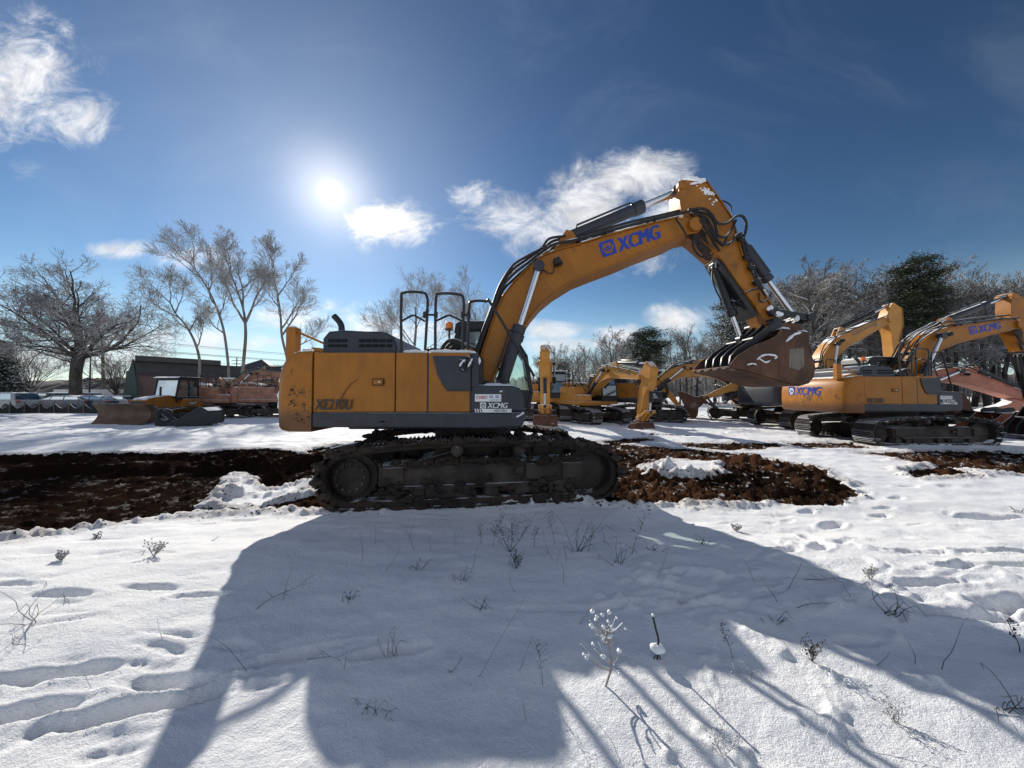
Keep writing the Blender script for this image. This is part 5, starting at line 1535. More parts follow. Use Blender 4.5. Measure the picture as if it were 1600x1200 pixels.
# utility pole with wires, lamp posts
px0 = at(163, 46, 0); lean = .055
t = thing('utility_pole', 'leaning wooden utility pole with two crossarms behind the parked cars', 'utility pole', px0)
b = MB(); top = Vector((-lean * 8.6, 0, 8.6)); b.tube([(0, 0, 0), top], [.17, .11], 10); b.build('pole', M['wood'], t)
for h_ in (8.1, 7.0):
    b = MB(); b.box((-lean * h_, 0, h_), (2.6, .12, .13)); 
    for q in (-1.2, -.5, .5, 1.2): b.cyl((-lean * h_ + q, 0, h_ + .06), (-lean * h_ + q, 0, h_ + .24), .05, 8)
    b.build('crossarm', M['wood'], t)
t2 = thing('utility_pole', 'small distant utility pole showing above the brown building roof', 'utility pole', at(369, 95, 0))
b = MB(); b.tube([(0, 0, 0), (0, 0, 10.6)], [.16, .11], 8); b.build('pole', M['wood'], t2); b = MB(); b.box((0, 0, 9.8), (2.4, .12, .13)); b.box((0, 0, 9.0), (2.0, .12, .13)); b.build('crossarm', M['wood'], t2)
b = MB(); P0 = Vector(px0)
for h_, q in ((8.35, -1.2), (8.35, .5), (8.35, 1.2), (7.25, -1.2), (7.25, -.4), (7.25, .6), (7.25, 1.2), (6.2, 0), (5.6, 0), (5.1, 0)):
    a = P0 + Vector((-lean * h_ + q, 0, h_)); e1 = a + Vector((-30, 4 - q, .2)); e2 = a + Vector((26, 38 - q, .6))
    for e_ in (e1, e2):
        b.tube([a.lerp(e_, u) + Vector((0, 0, -1.2 * 4 * u * (1 - u) * .35)) for u in [i / 8 for i in range(9)]], .014, 4)
tag(b.build('power_lines', M['trim']), 'power lines strung across from the leaning utility pole', 'power lines')
for lb, px_, Y_, h_, arms in (('black lamp post with two lamp heads beside the utility pole', 140, 44, 5.9, (-.6, .6)),):
    t = thing('lamp_post', lb, 'lamp post', at(px_, Y_, 0)); b = MB(); b.tube([(0, 0, 0), (0, 0, h_)], [.09, .06], 8); b.box((0, 0, h_), (1.2, .07, .07)); b.build('post', M['trim'], t)
    for q in arms:
        b = MB(); b.box((q, 0, h_ + .03), (.55, .35, .12)); b.build('lamp_head', M['trim'], t, bevel=.03)

# a big wooden log pile and dark spoil heap far back behind the row
M['brush'] = painted('dark_brush', (.05, .042, .036), .95, var=.5, dirt=(.02, .016, .013), dirt_amt=.6, streak=False, snow=.7, snow_amp=.9, bump=.5, bscale=4)


def ridge(name, pts_px, Y, hs, label, mat, depth=14, rough=.5, nn=160, kind='structure'):
    Y *= KY; xs = np.linspace(0, 1, nn); P = np.array([[(p - 800) / FPX * Y, Y] for p in pts_px])
    u = np.linspace(0, 1, len(pts_px)); X = np.interp(xs, u, P[:, 0]); H = np.interp(xs, u, hs)
    rows = []
    for j, (f, q) in enumerate(((0, 0), (.25, .6), (.5, 1.0), (.75, .75), (1, 0))):
        yy = Y + depth * f
        nz = fbm(X * .35 + j * 7, np.full(nn, j * 3.1), 4, .6)
        rows.append([(x_, yy, h_ * q * (1 + rough * n_) - .3) for x_, h_, n_ in zip(X, H, nz)])
    vs = [p for r_ in rows for p in r_]; fs = [(j * nn + i, j * nn + i + 1, (j + 1) * nn + i + 1, (j + 1) * nn + i) for j in range(4) for i in range(nn - 1)]
    m_ = MB(); m_.add(vs, fs, 0, True); return tag(m_.build(name, mat, recalc=False), label, name.replace('_', ' '), kind=kind)


M['hill'] = painted('wooded_hill', (.085, .08, .08), .95, var=.4, dirt=(.19, .19, .20), dirt_amt=.5, streak=False, snow=None, bump=0)
ridge('hills', [-500, 0, 100, 210, 300, 450, 620, 800], 210, [9.5, 10, 11.5, 10, 9, 10, 12, 12], 'low wooded hills on the horizon', M['hill'], 60, .35, 400)
ridge('hills', [700, 850, 1000, 1200, 1500, 2100], 190, [11, 10, 10, 11, 12, 14], 'low wooded hills on the horizon', M['hill'], 60, .35, 300)
ridge('spoil_heap', [875, 884, 900, 915, 925], 27, [.3, 1.9, 2.0, 1.6, .2], 'dark heap of earth and brush between two yellow excavators', M['brush'], 4, .25, 60, 'thing')
# ------------------------------------------------------------------ trees
def bark_mat(name, base, lite, snow, amp=.8, sc=5):
    m = NT(name)
    c = m.mix(m.ramp(m.noise(3.5, 5, .6, m.mapping((1, 1, .35))), .35, .65), base, lite)
    f = m.snow_mask(snow, amp, sc)
    m.link(m.mix(f, c, SNOW_C), m.b.inputs['Base Color'])
    m.b.inputs['Roughness'].default_value = .9; m.b.inputs['Specular IOR Level'].default_value = .15
    m.bump(m.noise(9, 6, .7, m.mapping((1, 1, .25))), .5, .05)
    return m.mat


M['oak_bark'] = bark_mat('oak_bark', (.045, .038, .034), (.095, .085, .078), .72, .7)
M['oak_twig'] = bark_mat('oak_twigs', (.14, .128, .12), (.28, .26, .25), .5, .9, 2)
M['pale_bark'] = bark_mat('pale_bark', (.13, .115, .10), (.25, .23, .21), .78, .7)
M['pale_twig'] = bark_mat('pale_twigs', (.24, .225, .21), (.42, .40, .38), .5, .8, 2)
M['wood_bark'] = bark_mat('wood_bark', (.035, .030, .027), (.08, .07, .062), .66, .8)
M['wood_twig'] = bark_mat('frosted_twigs', (.085, .072, .062), (.21, .19, .17), .47, 1.3, 1.5)


def needle_mat(name, a, b, snow, amp):
    m = NT(name)
    c = m.mix(m.ramp(m.noise(1.7, 4), .35, .65), a, b)
    m.link(m.mix(m.math('MULTIPLY', m.snow_mask(snow, amp, 2.0), .8), c, SNOW_C), m.b.inputs['Base Color'])
    m.b.inputs['Roughness'].default_value = .85; m.b.inputs['Specular IOR Level'].default_value = .1
    return m.mat


M['needles'] = needle_mat('pine_needles', (.018, .028, .014), (.05, .06, .028), .8, .9)
M['needles_sn'] = needle_mat('snowy_needles', (.02, .03, .018), (.05, .058, .04), .45, 1.0)


class Wood:
    """limbs collected as polylines, turned into one mesh"""
    def __init__(s): s.v, s.f, s.nv = [], [], 0

    def limb(s, pts, rad, sides):
        P = np.asarray(pts, float); k = len(P); rad = np.asarray(rad, float)
        T = np.gradient(P, axis=0); T /= np.linalg.norm(T, axis=1)[:, None] + 1e-9
        ref = np.array([.37, .21, .9]) if abs(T[0, 2]) < .8 else np.array([.9, .3, .1])
        A = np.cross(T, ref); A /= np.linalg.norm(A, axis=1)[:, None] + 1e-9
        B = np.cross(T, A)
        w_ = np.arange(sides) * 2 * np.pi / sides
        V = P[:, None, :] + rad[:, None, None] * (A[:, None, :] * np.cos(w_)[None, :, None] + B[:, None, :] * np.sin(w_)[None, :, None])
        s.v.append(V.reshape(-1, 3))
        i, j = np.meshgrid(np.arange(k - 1), np.arange(sides), indexing='ij'); j2 = (j + 1) % sides
        F_ = np.stack([i * sides + j, i * sides + j2, (i + 1) * sides + j2, (i + 1) * sides + j], -1).reshape(-1, 4) + s.nv
        s.f.append(F_); s.nv += k * sides

    def quads(s, C, U, Vv):
        """flat leaf faces: centres, half axes"""
        n = len(C)
        V = np.stack([C - U - Vv, C + U - Vv * .3, C + U * .6 + Vv, C - U * .6 + Vv * .8], 1).reshape(-1, 3)
        s.v.append(V); s.f.append(np.arange(4 * n).reshape(-1, 4) + s.nv); s.nv += 4 * n

    def mesh(s, name, mat):
        me = bpy.data.meshes.new(name)
        V = np.concatenate(s.v).astype(np.float32); Fq = np.concatenate(s.f).astype(np.int32)
        me.vertices.add(len(V)); me.vertices.foreach_set('co', V.ravel())
        me.loops.add(Fq.size); me.loops.foreach_set('vertex_index', Fq.ravel())
        me.polygons.add(len(Fq)); me.polygons.foreach_set('loop_start', (np.arange(len(Fq)) * 4).astype(np.int32))
        me.update(calc_edges=True)
        me.polygons.foreach_set('use_smooth', [True] * len(Fq))
        me.materials.append(mat)
        return me


def unit(v): return v / (np.linalg.norm(v) + 1e-9)


def spray(wd, rs, p, d, L, r, level, cfg):
    """one limb with its side limbs; cfg[level] = (segments, wobble, lift, children, spread, ratio, sides, start)"""
    seg, wob, lift, nch, spr, ratio, sides, start = cfg[level]
    pts = [p]; dirs = [d]; q = p
    for i in range(seg):
        d = unit(d + rs.normal(0, wob, 3) + np.array([0, 0, lift]))
        q = q + d * (L / seg); pts.append(q); dirs.append(d)
    t = np.linspace(0, 1, seg + 1)
    rmin = cfg['rmin']
    rad = np.maximum(r * (1 - t * .78), rmin)
    (wd[0] if level <= cfg['trunk_level'] else wd[1]).limb(pts, rad, sides)
    if level + 1 not in cfg: return
    for k in range(nch):
        u = start + (1 - start) * (k + rs.uniform(.1, .9)) / nch
        i = min(int(u * seg), seg - 1); f = u * seg - i
        b = pts[i] * (1 - f) + pts[i + 1] * f; dd = dirs[i + 1]
        side = unit(np.cross(dd, rs.normal(0, 1, 3)))
        a = spr * rs.uniform(.7, 1.25)
        nd = unit(dd * math.cos(a) + side * math.sin(a))
        spray(wd, rs, b, nd, L * ratio * (1.15 - .55 * u) * rs.uniform(.7, 1.2), max(r * (1 - u * .75) * .62, rmin), level + 1, cfg)


def make_tree(name, label, loc, twigs, bark, seed, trunk, limbs, cfg, group=None, lsc=1.0):
    """trunk: list of (x, z, radius) in metres in the plane facing the yard; limbs: (height share, direction, length, radius)"""
    rs = np.random.RandomState(seed)
    A, B = Wood(), Wood()
    tp = np.array([(x, y, z) for x, y, z, r in trunk], float); tr = np.array([t[3] for t in trunk])
    sm = np.array([tuple(v) for v in smooth_path([tuple(v) for v in tp], 4)])
    rr = np.interp(np.linspace(0, 1, len(sm)), np.linspace(0, 1, len(tr)), tr)
    A.limb(sm, rr, 10)
    cl_ = np.concatenate([[0], np.cumsum(np.linalg.norm(np.diff(sm, axis=0), axis=1))]); cl_ /= cl_[-1]
    for h, d, L, r in limbs:
        L = L * lsc; r = r * (.7 if lsc < 1 else 1)
        b = np.array([np.interp(h, cl_, sm[:, k]) for k in range(3)])
        spray((A, B), rs, b, unit(np.array(d, float)), L, r, 0, cfg)
    t = thing(name, label, 'tree', loc, 0, group)
    for nm, wd, mt in (('trunk', A, bark), ('crown', B, twigs)):
        o = bpy.data.objects.new(nm, wd.mesh(nm, mt)); COL.objects.link(o); o.parent = t
    return t


# --- the broad oak
rs0 = np.random.RandomState(3)
OY = 33.0
ocfg = {0: (9, .14, .012, 8, .80, .50, 7, .20), 1: (6, .17, .03, 6, .75, .52, 5, .2), 2: (5, .18, .03, 5, .7, .68, 4, .2), 3: (4, .16, .02, 3, .6, .95, 3, .1), 4: (3, .14, .0, 0, .6, .5, 3, .2), 'rmin': .010, 'trunk_level': 1}
limbs = []
for (h, dx, dz, L, r) in ((1, .05, 1, 7.6, .26), (.99, -.55, 1, 7.8, .26), (.99, .6, 1, 7.8, .26), (.93, -1, .38, 8.6, .24), (.9, 1, .42, 8.6, .22), (.80, -1, .42, 8.2, .26), (.86, 1, .26, 9.2, .27), (.92, -.85, .62, 9.0, .26), (.97, .78, .75, 8.6, .27), (1, -.35, 1.0, 8.8, .30), (1, .25, 1.05, 9.2, .30), (.95, -.95, .15, 7.2, .2), (.98, .95, .5, 9.2, .24), (.97, -.6, .9, 8.5, .25)):
    limbs.append((h, (dx, rs0.uniform(-.6, .6), dz), L * .86, r * .62))
for k in range(4): limbs.append((.97, (rs0.uniform(-.5, .5), (-1, 1)[k % 2], rs0.uniform(.3, .8)), 6.2, .12))
ox = (119 - 800) / FPX * OY
make_tree('oak_tree', 'broad bare oak with thick trunk and wide spreading snowy limbs', (ox, OY, -.05), M['oak_twig'], M['oak_bark'], 15,
          [(.05, 0, 0, .66), (0, 0, .5, .50), (-.05, 0, 2.0, .43), (-.08, 0, 3.6, .42), (.1, 0, 4.9, .44), (.18, 0, 5.4, .36)], limbs, ocfg)


def px_trunk(l, Y, x0):
    return [((a - 800) / FPX * Y - x0, 0.0, max(W(a, b, Y).z, 0) if b < 640 else 0.0, r * .55) for a, b, r in l]


bcfg = {0: (8, .12, .05, 7, .55, .55, 6, .2), 1: (6, .14, .05, 6, .55, .6, 4, .15), 2: (4, .14, .04, 4, .55, .8, 3, .15), 3: (4, .13, .02, 2, .5, 1.0, 3, .1), 4: (3, .14, .0, 0, .6, .5, 3, .2), 'rmin': .0095, 'trunk_level': 0}
for k, (lb, base, l, lm) in enumerate((
        ('slender crooked pale tree leaning left, leftmost of the row before the brown building', (312, 33), [(312, 650, .24), (310, 600, .21), (311, 565, .2), (303, 535, .18), (288, 508, .15), (272, 490, .12), (262, 472, .09)],
         ((.55, (.5, .2, 1), 3.0, .09), (.7, (.8, -.2, .8), 3.2, .09), (.72, (-1, .2, .5), 3.6, .09), (.85, (-.9, -.3, .5), 3.6, .08), (.9, (.1, .2, 1), 3.6, .08), (1, (-.7, 0, .8), 3.8, .08), (1, (-.2, .4, 1), 3.6, .07))),
        ('tall pale tree with a long leaning stem crossing toward the left', (360, 34), [(360, 650, .26), (358, 600, .23), (354, 555, .2), (346, 510, .18), (331, 470, .15), (313, 438, .11), (296, 415, .08)],
         ((.5, (-.9, .2, .5), 4.0, .11), (.62, (.4, -.2, 1), 4.0, .1), (.7, (-.9, .1, .7), 4.4, .1), (.8, (.2, .3, 1), 4.2, .09), (.9, (-1, 0, .6), 4.4, .08), (1, (-.8, .2, .7), 4.4, .08), (.97, (-.3, -.2, 1), 4, .08))),
        ('tallest pale tree, forking into a tall vase of snowy branches', (377, 34), [(376, 650, .30), (377, 600, .27), (380, 560, .25), (382, 520, .23), (378, 485, .18), (368, 455, .13), (356, 425, .09)],
         ((.62, (.6, .2, 1), 5.8, .18), (.62, (-.5, -.3, 1), 5.6, .16), (.72, (.2, -.3, 1), 5.4, .14), (.8, (-.7, .2, .8), 4.4, .1), (.85, (.6, .3, .9), 4.2, .1), (1, (-.3, .1, 1), 3.6, .09), (1, (.3, -.1, 1), 3.6, .08))),
        ('pale tree behind the counterweight, crown spreading right under the sun', (452, 36), [(462, 650, .28), (456, 600, .25), (448, 560, .22), (439, 525, .2), (436, 490, .17), (430, 455, .12), (424, 430, .09)],
         ((.42, (.9, .2, .9), 5.0, .13), (.55, (.8, -.2, .8), 5.6, .15), (.6, (.6, .3, 1), 5.4, .13), (.68, (.3, -.3, 1), 5.0, .12), (.75, (-.6, .2, .8), 4.4, .1), (.85, (.6, .2, .9), 4.2, .1), (1, (-.2, .1, 1), 3.6, .08), (1, (.4, -.1, 1), 3.6, .08))))):
    bx, by = (base[0] - 800) / FPX * base[1], base[1]
    make_tree('pale_tree', lb, (bx, by, -.05), M['pale_twig'], M['pale_bark'], 20 + k, px_trunk(l, by, bx), lm, bcfg, 'bare pale trees before the building', .9)
for k, (lb, px_, Y_, top, sp) in enumerate((('bare tree showing through the tallest guard rail', 648, 44, 428, 1.0), ('bare tree behind the cab roof and the third guard rail', 742, 47, 440, 1.0))):
    H_ = W(px_, top, Y_).z; rs1 = np.random.RandomState(50 + k)
    lm = [(.35 + .6 * i / 9, (rs1.normal(0, .8), rs1.normal(0, .6), 1.0), H_ * .42 * (1 - .03 * i), .09 - .004 * i) for i in range(10)]
    make_tree('pale_tree', lb, ((px_ - 800) / FPX * Y_, Y_, -.05), M['pale_twig'], M['pale_bark'], 60 + k, [(0, 0, 0, .3), (.1, 0, H_ * .2, .25), (-.1, 0, H_ * .4, .2), (.1, 0, H_ * .6, .13), (.0, 0, H_ * .75, .07)], lm, bcfg, 'bare trees behind the large excavator')
vcfg = {0: (6, .10, .06, 5, .4, .55, 4, .25), 1: (5, .12, .06, 5, .45, .6, 3, .15), 2: (4, .15, .04, 3, .5, .6, 3, .1), 3: (3, .15, .02, 0, .5, .5, 3, .1), 'rmin': .009, 'trunk_level': 0}
for k, (lb, px_, Y_, top) in enumerate((('small round vase shaped bare tree left of the oak', 46, 41, 552), ('small round vase shaped bare tree right of the utility pole', 181, 41, 556))):
    H_ = W(px_, top, Y_).z; rs1 = np.random.RandomState(70 + k)
    lm = [(.7 + .3 * i / 20, (rs1.normal(0, .55), rs1.normal(0, .55), 1.0), H_ * .72 * rs1.uniform(.7, 1.05), .06) for i in range(20)]
    make_tree('vase_tree', lb, ((px_ - 800) / FPX * Y_, Y_, 0), M['oak_twig'], M['oak_bark'], 80 + k, [(0, 0, 0, .16), (0, 0, H_ * .18, .14), (0, 0, H_ * .32, .12)], lm, vcfg, 'small vase shaped trees by the car park')


def needle_tree(name, label, loc, H_, spread, seed, mat, kind='pine', group=None):
    rs = np.random.RandomState(seed); A, B = Wood(), Wood()
    A.limb([(0, 0, 0), (.1, 0, H_ * .5), (0, 0, H_)], [H_ * .022, H_ * .016, .03], 8)
    C = []
    nb = 46 if kind == 'pine' else 90
    for k in range(nb):
        f = (.54 + .46 * (k / nb)) if kind == 'pine' else (.06 + .94 * k / nb)
        z = H_ * f
        if kind == 'pine': L = spread * (1 - abs((f - .76) / .34) ** 2 * .75) * rs.uniform(.55, 1.15)
        else: L = spread * (1.02 - f) * rs.uniform(.8, 1.1)
        a = rs.uniform(0, 6.28) if kind == 'pine' else k * 2.4
        d = np.array([math.cos(a), math.sin(a), rs.uniform(-.05, .35) if kind == 'pine' else -.22])
        p0 = np.array([0, 0, z]); p1 = p0 + d * L * .55; p2 = p0 + d * L + np.array([0, 0, .12 * L])
        A.limb([p0, p1, p2], [.05, .035, .012], 4)
        for u in np.linspace(.35 if kind == 'pine' else .12, 1, 5 if kind == 'pine' else 7):
            c = p0 * (1 - u) + p2 * u
            for q in range(3 if kind == 'pine' else 2): C.append((c + rs.normal(0, .28 if kind == 'pine' else .12, 3) * np.array([1, 1, .5]), .30 + .22 * rs.rand()))
    n_ = 20 if kind == 'pine' else 34
    for c, s_ in C:
        cc = c + rs.normal(0, 1, (n_, 3)) * np.array([s_ * .9, s_ * .9, s_ * .3])
        U = rs.normal(0, 1, (n_, 3)) * np.array([1, 1, .45]); U = U / np.linalg.norm(U, axis=1)[:, None] * .13
        V_ = np.cross(U, rs.normal(0, 1, (n_, 3))); V_ = V_ / (np.linalg.norm(V_, axis=1)[:, None] + 1e-9) * .035
        B.quads(cc, U, V_)
    t = thing(name, label, 'tree', loc, 0, group)
    for nm, wd, mt in (('trunk', A, M['wood_bark']), ('crown', B, mat)):
        o = bpy.data.objects.new(nm, wd.mesh(nm, mt)); COL.objects.link(o); o.parent = t


def ptree(name, label, px_, Y_, top, spread, seed, mat, kind='pine'):
    needle_tree(name, label, ((px_ - 800) / FPX * Y_, Y_, 0), W(px_, top, Y_).z, spread, seed, mat, kind)


ptree('spruce_tree', 'dark spruce at the left edge beside the parked cars', -8, 37, 535, 2.7, 1, M['needles_sn'], 'spruce')
ptree('pine_tree', 'flat topped pine on the skyline above the folded light yellow boom', 1011, 50, 521, 2.9, 2, M['needles'])
ptree('pine_tree', 'snowy dark pine standing behind the rusty bucket and thumb', 1158, 44, 478, 3.4, 3, M['needles_sn'])
ptree('pine_tree', 'tall dark pine rising above the bare woods at right', 1442, 37, 407, 2.5, 4, M['needles'])
ptree('pine_tree', 'small dark conifer at the foot of the bare woods', 880, 56, 568, 1.6, 5, M['needles'], 'spruce')

# --- woods on the right
fcfg = {0: (6, .13, .05, 7, .6, .5, 4, .2), 1: (4, .18, .03, 6, .65, .55, 3, .15), 2: (3, .2, .02, 4, .65, .6, 3, .15), 3: (2, .2, .0, 0, .6, .5, 3, .2), 'rmin': .0009, 'trunk_level': -1}
lcfg = {0: (5, .13, .05, 6, .6, .5, 3, .2), 1: (3, .18, .03, 6, .65, .6, 3, .15), 2: (2, .2, .02, 0, .65, .6, 3, .15), 'rmin': .0013, 'trunk_level': -1}


def forest_base(seed, cfg, nl):
    rs = np.random.RandomState(seed); A, B = Wood(), Wood()
    b = rs.normal(0, .02, (4, 2))
    tp = np.array([(0, 0, 0), (b[0, 0], b[0, 1], .3), (b[1, 0], b[1, 1], .6), (b[2, 0] * 1.5, b[2, 1] * 1.5, .9)])
    A.limb(tp, [.019, .015, .010, .003], 6)
    for i in range(nl):
        h = .28 + .62 * i / nl
        c = np.array([np.interp(h, tp[:, 2], tp[:, k]) for k in range(3)])
        a = rs.uniform(0, 6.28); e = rs.uniform(.6, 1.5)
        spray((A, B), rs, c, unit(np.array([math.cos(a), math.sin(a), e])), (.40 - .22 * (h - .28)) * rs.uniform(.7, 1.15), .006, 0, cfg)
    return A, B


bases = []
for k in range(6):
    A, B = forest_base(200 + k, fcfg, 15)
    zm = float(np.concatenate(B.v)[:, 2].max())
    bases.append((A.mesh('trunk', M['wood_bark']), B.mesh('crown', M['wood_twig']), zm))
TOPS = ([840, 950, 1050, 1130, 1200, 1270, 1350, 1430, 1500, 1600, 1800], [548, 522, 508, 480, 430, 402, 412, 412, 426, 418, 415])
def wood_y(px_): return float(np.interp(px_, [840, 1100, 1600, 1800], [60, 50, 37, 34]))
rw = random.Random(21)
fam = [('bare wood edge tree with frosted upright branches against the blue sky', 1200, 1420), ('frosted bare tree at the far end of the woods on the low skyline', 840, 1190), ('frosted bare tree in the dense woods behind the right hand machines', 1421, 1800)]
def forest_tree(px_, Y_, top, k):
    H_ = W(px_, top, Y_).z / bases[k % 6][2]
    lb = [l for l, a, b in fam if a <= px_ <= b][0]
    t = thing('bare_tree', lb, 'tree', ((px_ - 800) / FPX * Y_, Y_, -.05), rw.uniform(0, 6.28), 'bare trees along the ' + ('far woods' if px_ < 1195 else 'near woods' if px_ < 1421 else 'right hand woods'))
    t.scale = (H_ * rw.uniform(.85, 1.15), H_ * rw.uniform(.85, 1.15), H_)
    for nm, me in zip(('trunk', 'crown'), bases[k % 6][:2]):
        o = bpy.data.objects.new(nm, me); COL.objects.link(o); o.parent = t
for k in range(46):
    px_ = 848 + (1690 - 848) * (k + rw.uniform(.1, .9)) / 46
    forest_tree(px_, wood_y(px_) + rw.uniform(-3, 5), float(np.interp(px_, *TOPS)) + abs(rw.gauss(0, 16)) + (0 if k % 3 else -6), k)
forest_tree(868, 46, 530, 1); forest_tree(905, 47, 545, 2); forest_tree(950, 45, 512, 3); forest_tree(1272, 38, 396, 4)

# the woods behind, too dense to count
low = [forest_base(300 + k, lcfg, 13) for k in range(4)]
low = [(np.concatenate(A.v + B.v) / np.concatenate(B.v)[:, 2].max(), [f for f in A.f], [f for f in B.f], A.nv) for A, B in low]
mass = Wood()
def add_mass(px_, Y_, H_, k, wide=1.0):
    V, fa, fb, na = low[k % 4]
    a = rw.uniform(0, 6.28); c, s_ = math.cos(a), math.sin(a)
    Q = V * np.array([H_ * wide, H_ * wide, H_]); X = Q[:, 0] * c - Q[:, 1] * s_ + (px_ - 800) / FPX * Y_; Yq = Q[:, 0] * s_ + Q[:, 1] * c + Y_
    mass.v.append(np.stack([X, Yq, Q[:, 2]], 1))
    for f in fa: mass.f.append(f + mass.nv)
    for f in fb: mass.f.append(f + na + mass.nv)
    mass.nv += len(V)
for k in range(95):
    px_ = rw.uniform(840, 1720); Y_ = wood_y(px_) + rw.uniform(4, 26)
    add_mass(px_, Y_, W(px_, float(np.interp(px_, *TOPS)) + rw.uniform(5, 50), Y_).z, k)
for k in range(110):
    px_ = rw.uniform(840, 1720); Y_ = wood_y(px_) + rw.uniform(-3, 12)
    add_mass(px_, Y_, rw.uniform(2.0, 4.6), k, 1.5)
for k in range(26):
    px_ = rw.uniform(-60, 840); Y_ = rw.uniform(95, 130)
    add_mass(px_, Y_, rw.uniform(7, 11), k, 1.2)
wo2 = bpy.data.objects.new('woods', mass.mesh('woods', M['wood_twig'])); COL.objects.link(wo2)
tag(wo2, 'dense frosted bare woods and undergrowth behind the row of machines', 'woods', kind='stuff')
# ------------------------------------------------------------------ dry weeds standing in the snow
M['stalk'] = painted('dry_stalk', (.075, .05, .035), .9, var=.35, dirt_amt=.2, snow=.85, snow_amp=.6)
M['stalk_dk'] = painted('dark_dry_stalk', (.05, .036, .028), .9, var=.35, dirt_amt=.2, snow=.9, snow_amp=.6)
M['frost'] = painted('frosted_stalk', (.30, .27, .24), .9, var=.3, dirt_amt=.1, snow=.3, snow_amp=.8)


def base_pt(px, py):
    x, y = G(px, py)
    for _ in range(2):
        z = gz(x, y); x, y = G(px, py, z)
    return Vector((x, y, gz(x, y) - .01))


def weed(kind, px, py, h, seed, label, group, mat=None):
    r = random.Random(seed); o = base_pt(px, py); mb = MB()
    d = math.hypot(o.x, o.y); th = max(.0011, .0006 * d)      # dry stalks of a few millimetres
    def stalk(p, d_, L, w_, n=5, wob=.12):
        q = [Vector(p)]; v = Vector(d_).normalized()
        for i in range(n):
            v = (v + Vector((r.gauss(0, wob), r.gauss(0, wob), r.gauss(0, wob * .5)))).normalized(); q.append(q[-1] + v * (L / n))
        mb.tube(q, [w_ * (1 - .6 * i / n) for i in range(n + 1)], 5); return q
    if kind == 'stem':
        stalk((0, 0, 0), (r.uniform(-.3, .3), r.uniform(-.2, .2), 1), h, th)
    elif kind == 'lean':
        stalk((0, 0, 0), (r.choice((-1, 1)) * r.uniform(.3, .8), r.uniform(-.2, .2), 1), h, th)
    elif kind == 'sprig':
        q = stalk((0, 0, 0), (r.uniform(-.2, .2), 0, 1), h, th * 1.2, 7, .08)
        for i in range(3, 8):
            for k in range(3):
                e = stalk(q[min(i, 7)], (r.uniform(-1, 1), r.uniform(-.6, .6), r.uniform(.3, 1)), h * r.uniform(.10, .22), th * .7, 3)
                mb.blob(tuple(e[-1]), (th * 2.0, th * 2.0, th * 2.6), 5, .3, 0, k)
    elif kind == 'clump':
        for k in range(r.randint(6, 10)):
            a = r.uniform(0, 6.28)
            q = stalk((r.uniform(-.04, .04), r.uniform(-.03, .03), 0), (math.cos(a) * .7, math.sin(a) * .5, r.uniform(.4, 1.1)), h * r.uniform(.5, 1.1), th * 1.3, 5, .22)
            e = stalk(q[-1], (math.cos(a), math.sin(a), -.8), h * .3, th, 3, .2)
    elif kind == 'bush':
        for k in range(9):
            a = r.uniform(0, 6.28)
            q = stalk((0, 0, 0), (math.cos(a) * .55, math.sin(a) * .4, r.uniform(.7, 1.2)), h * r.uniform(.7, 1.0), th * 1.1, 5, .15)
            for i in (2, 3, 4, 5):
                for _ in range(2):
                    e = stalk(q[i], (r.uniform(-1, 1), r.uniform(-.6, .6), r.uniform(.1, 1)), h * r.uniform(.12, .28), th * .7, 3)
                    mb.blob(tuple(e[-1]), (th * 2.2, th * 2.2, th * 2.6), 5, .3, 0, k)
    elif kind == 'fallen':
        a = r.uniform(-.5, .5)
        q = stalk((0, 0, .01), (math.cos(a), math.sin(a), .35), h, th * 1.2, 7, .2)
        for i in range(2, 8): stalk(q[i], (r.uniform(-1, 1), r.uniform(-.6, .6), r.uniform(-.1, .8)), h * r.uniform(.12, .3), th * .8, 3, .2)
    ob = mb.build('dry_weed', mat or M['stalk_dk'], loc=o)
    tag(ob, label, 'weed', group)


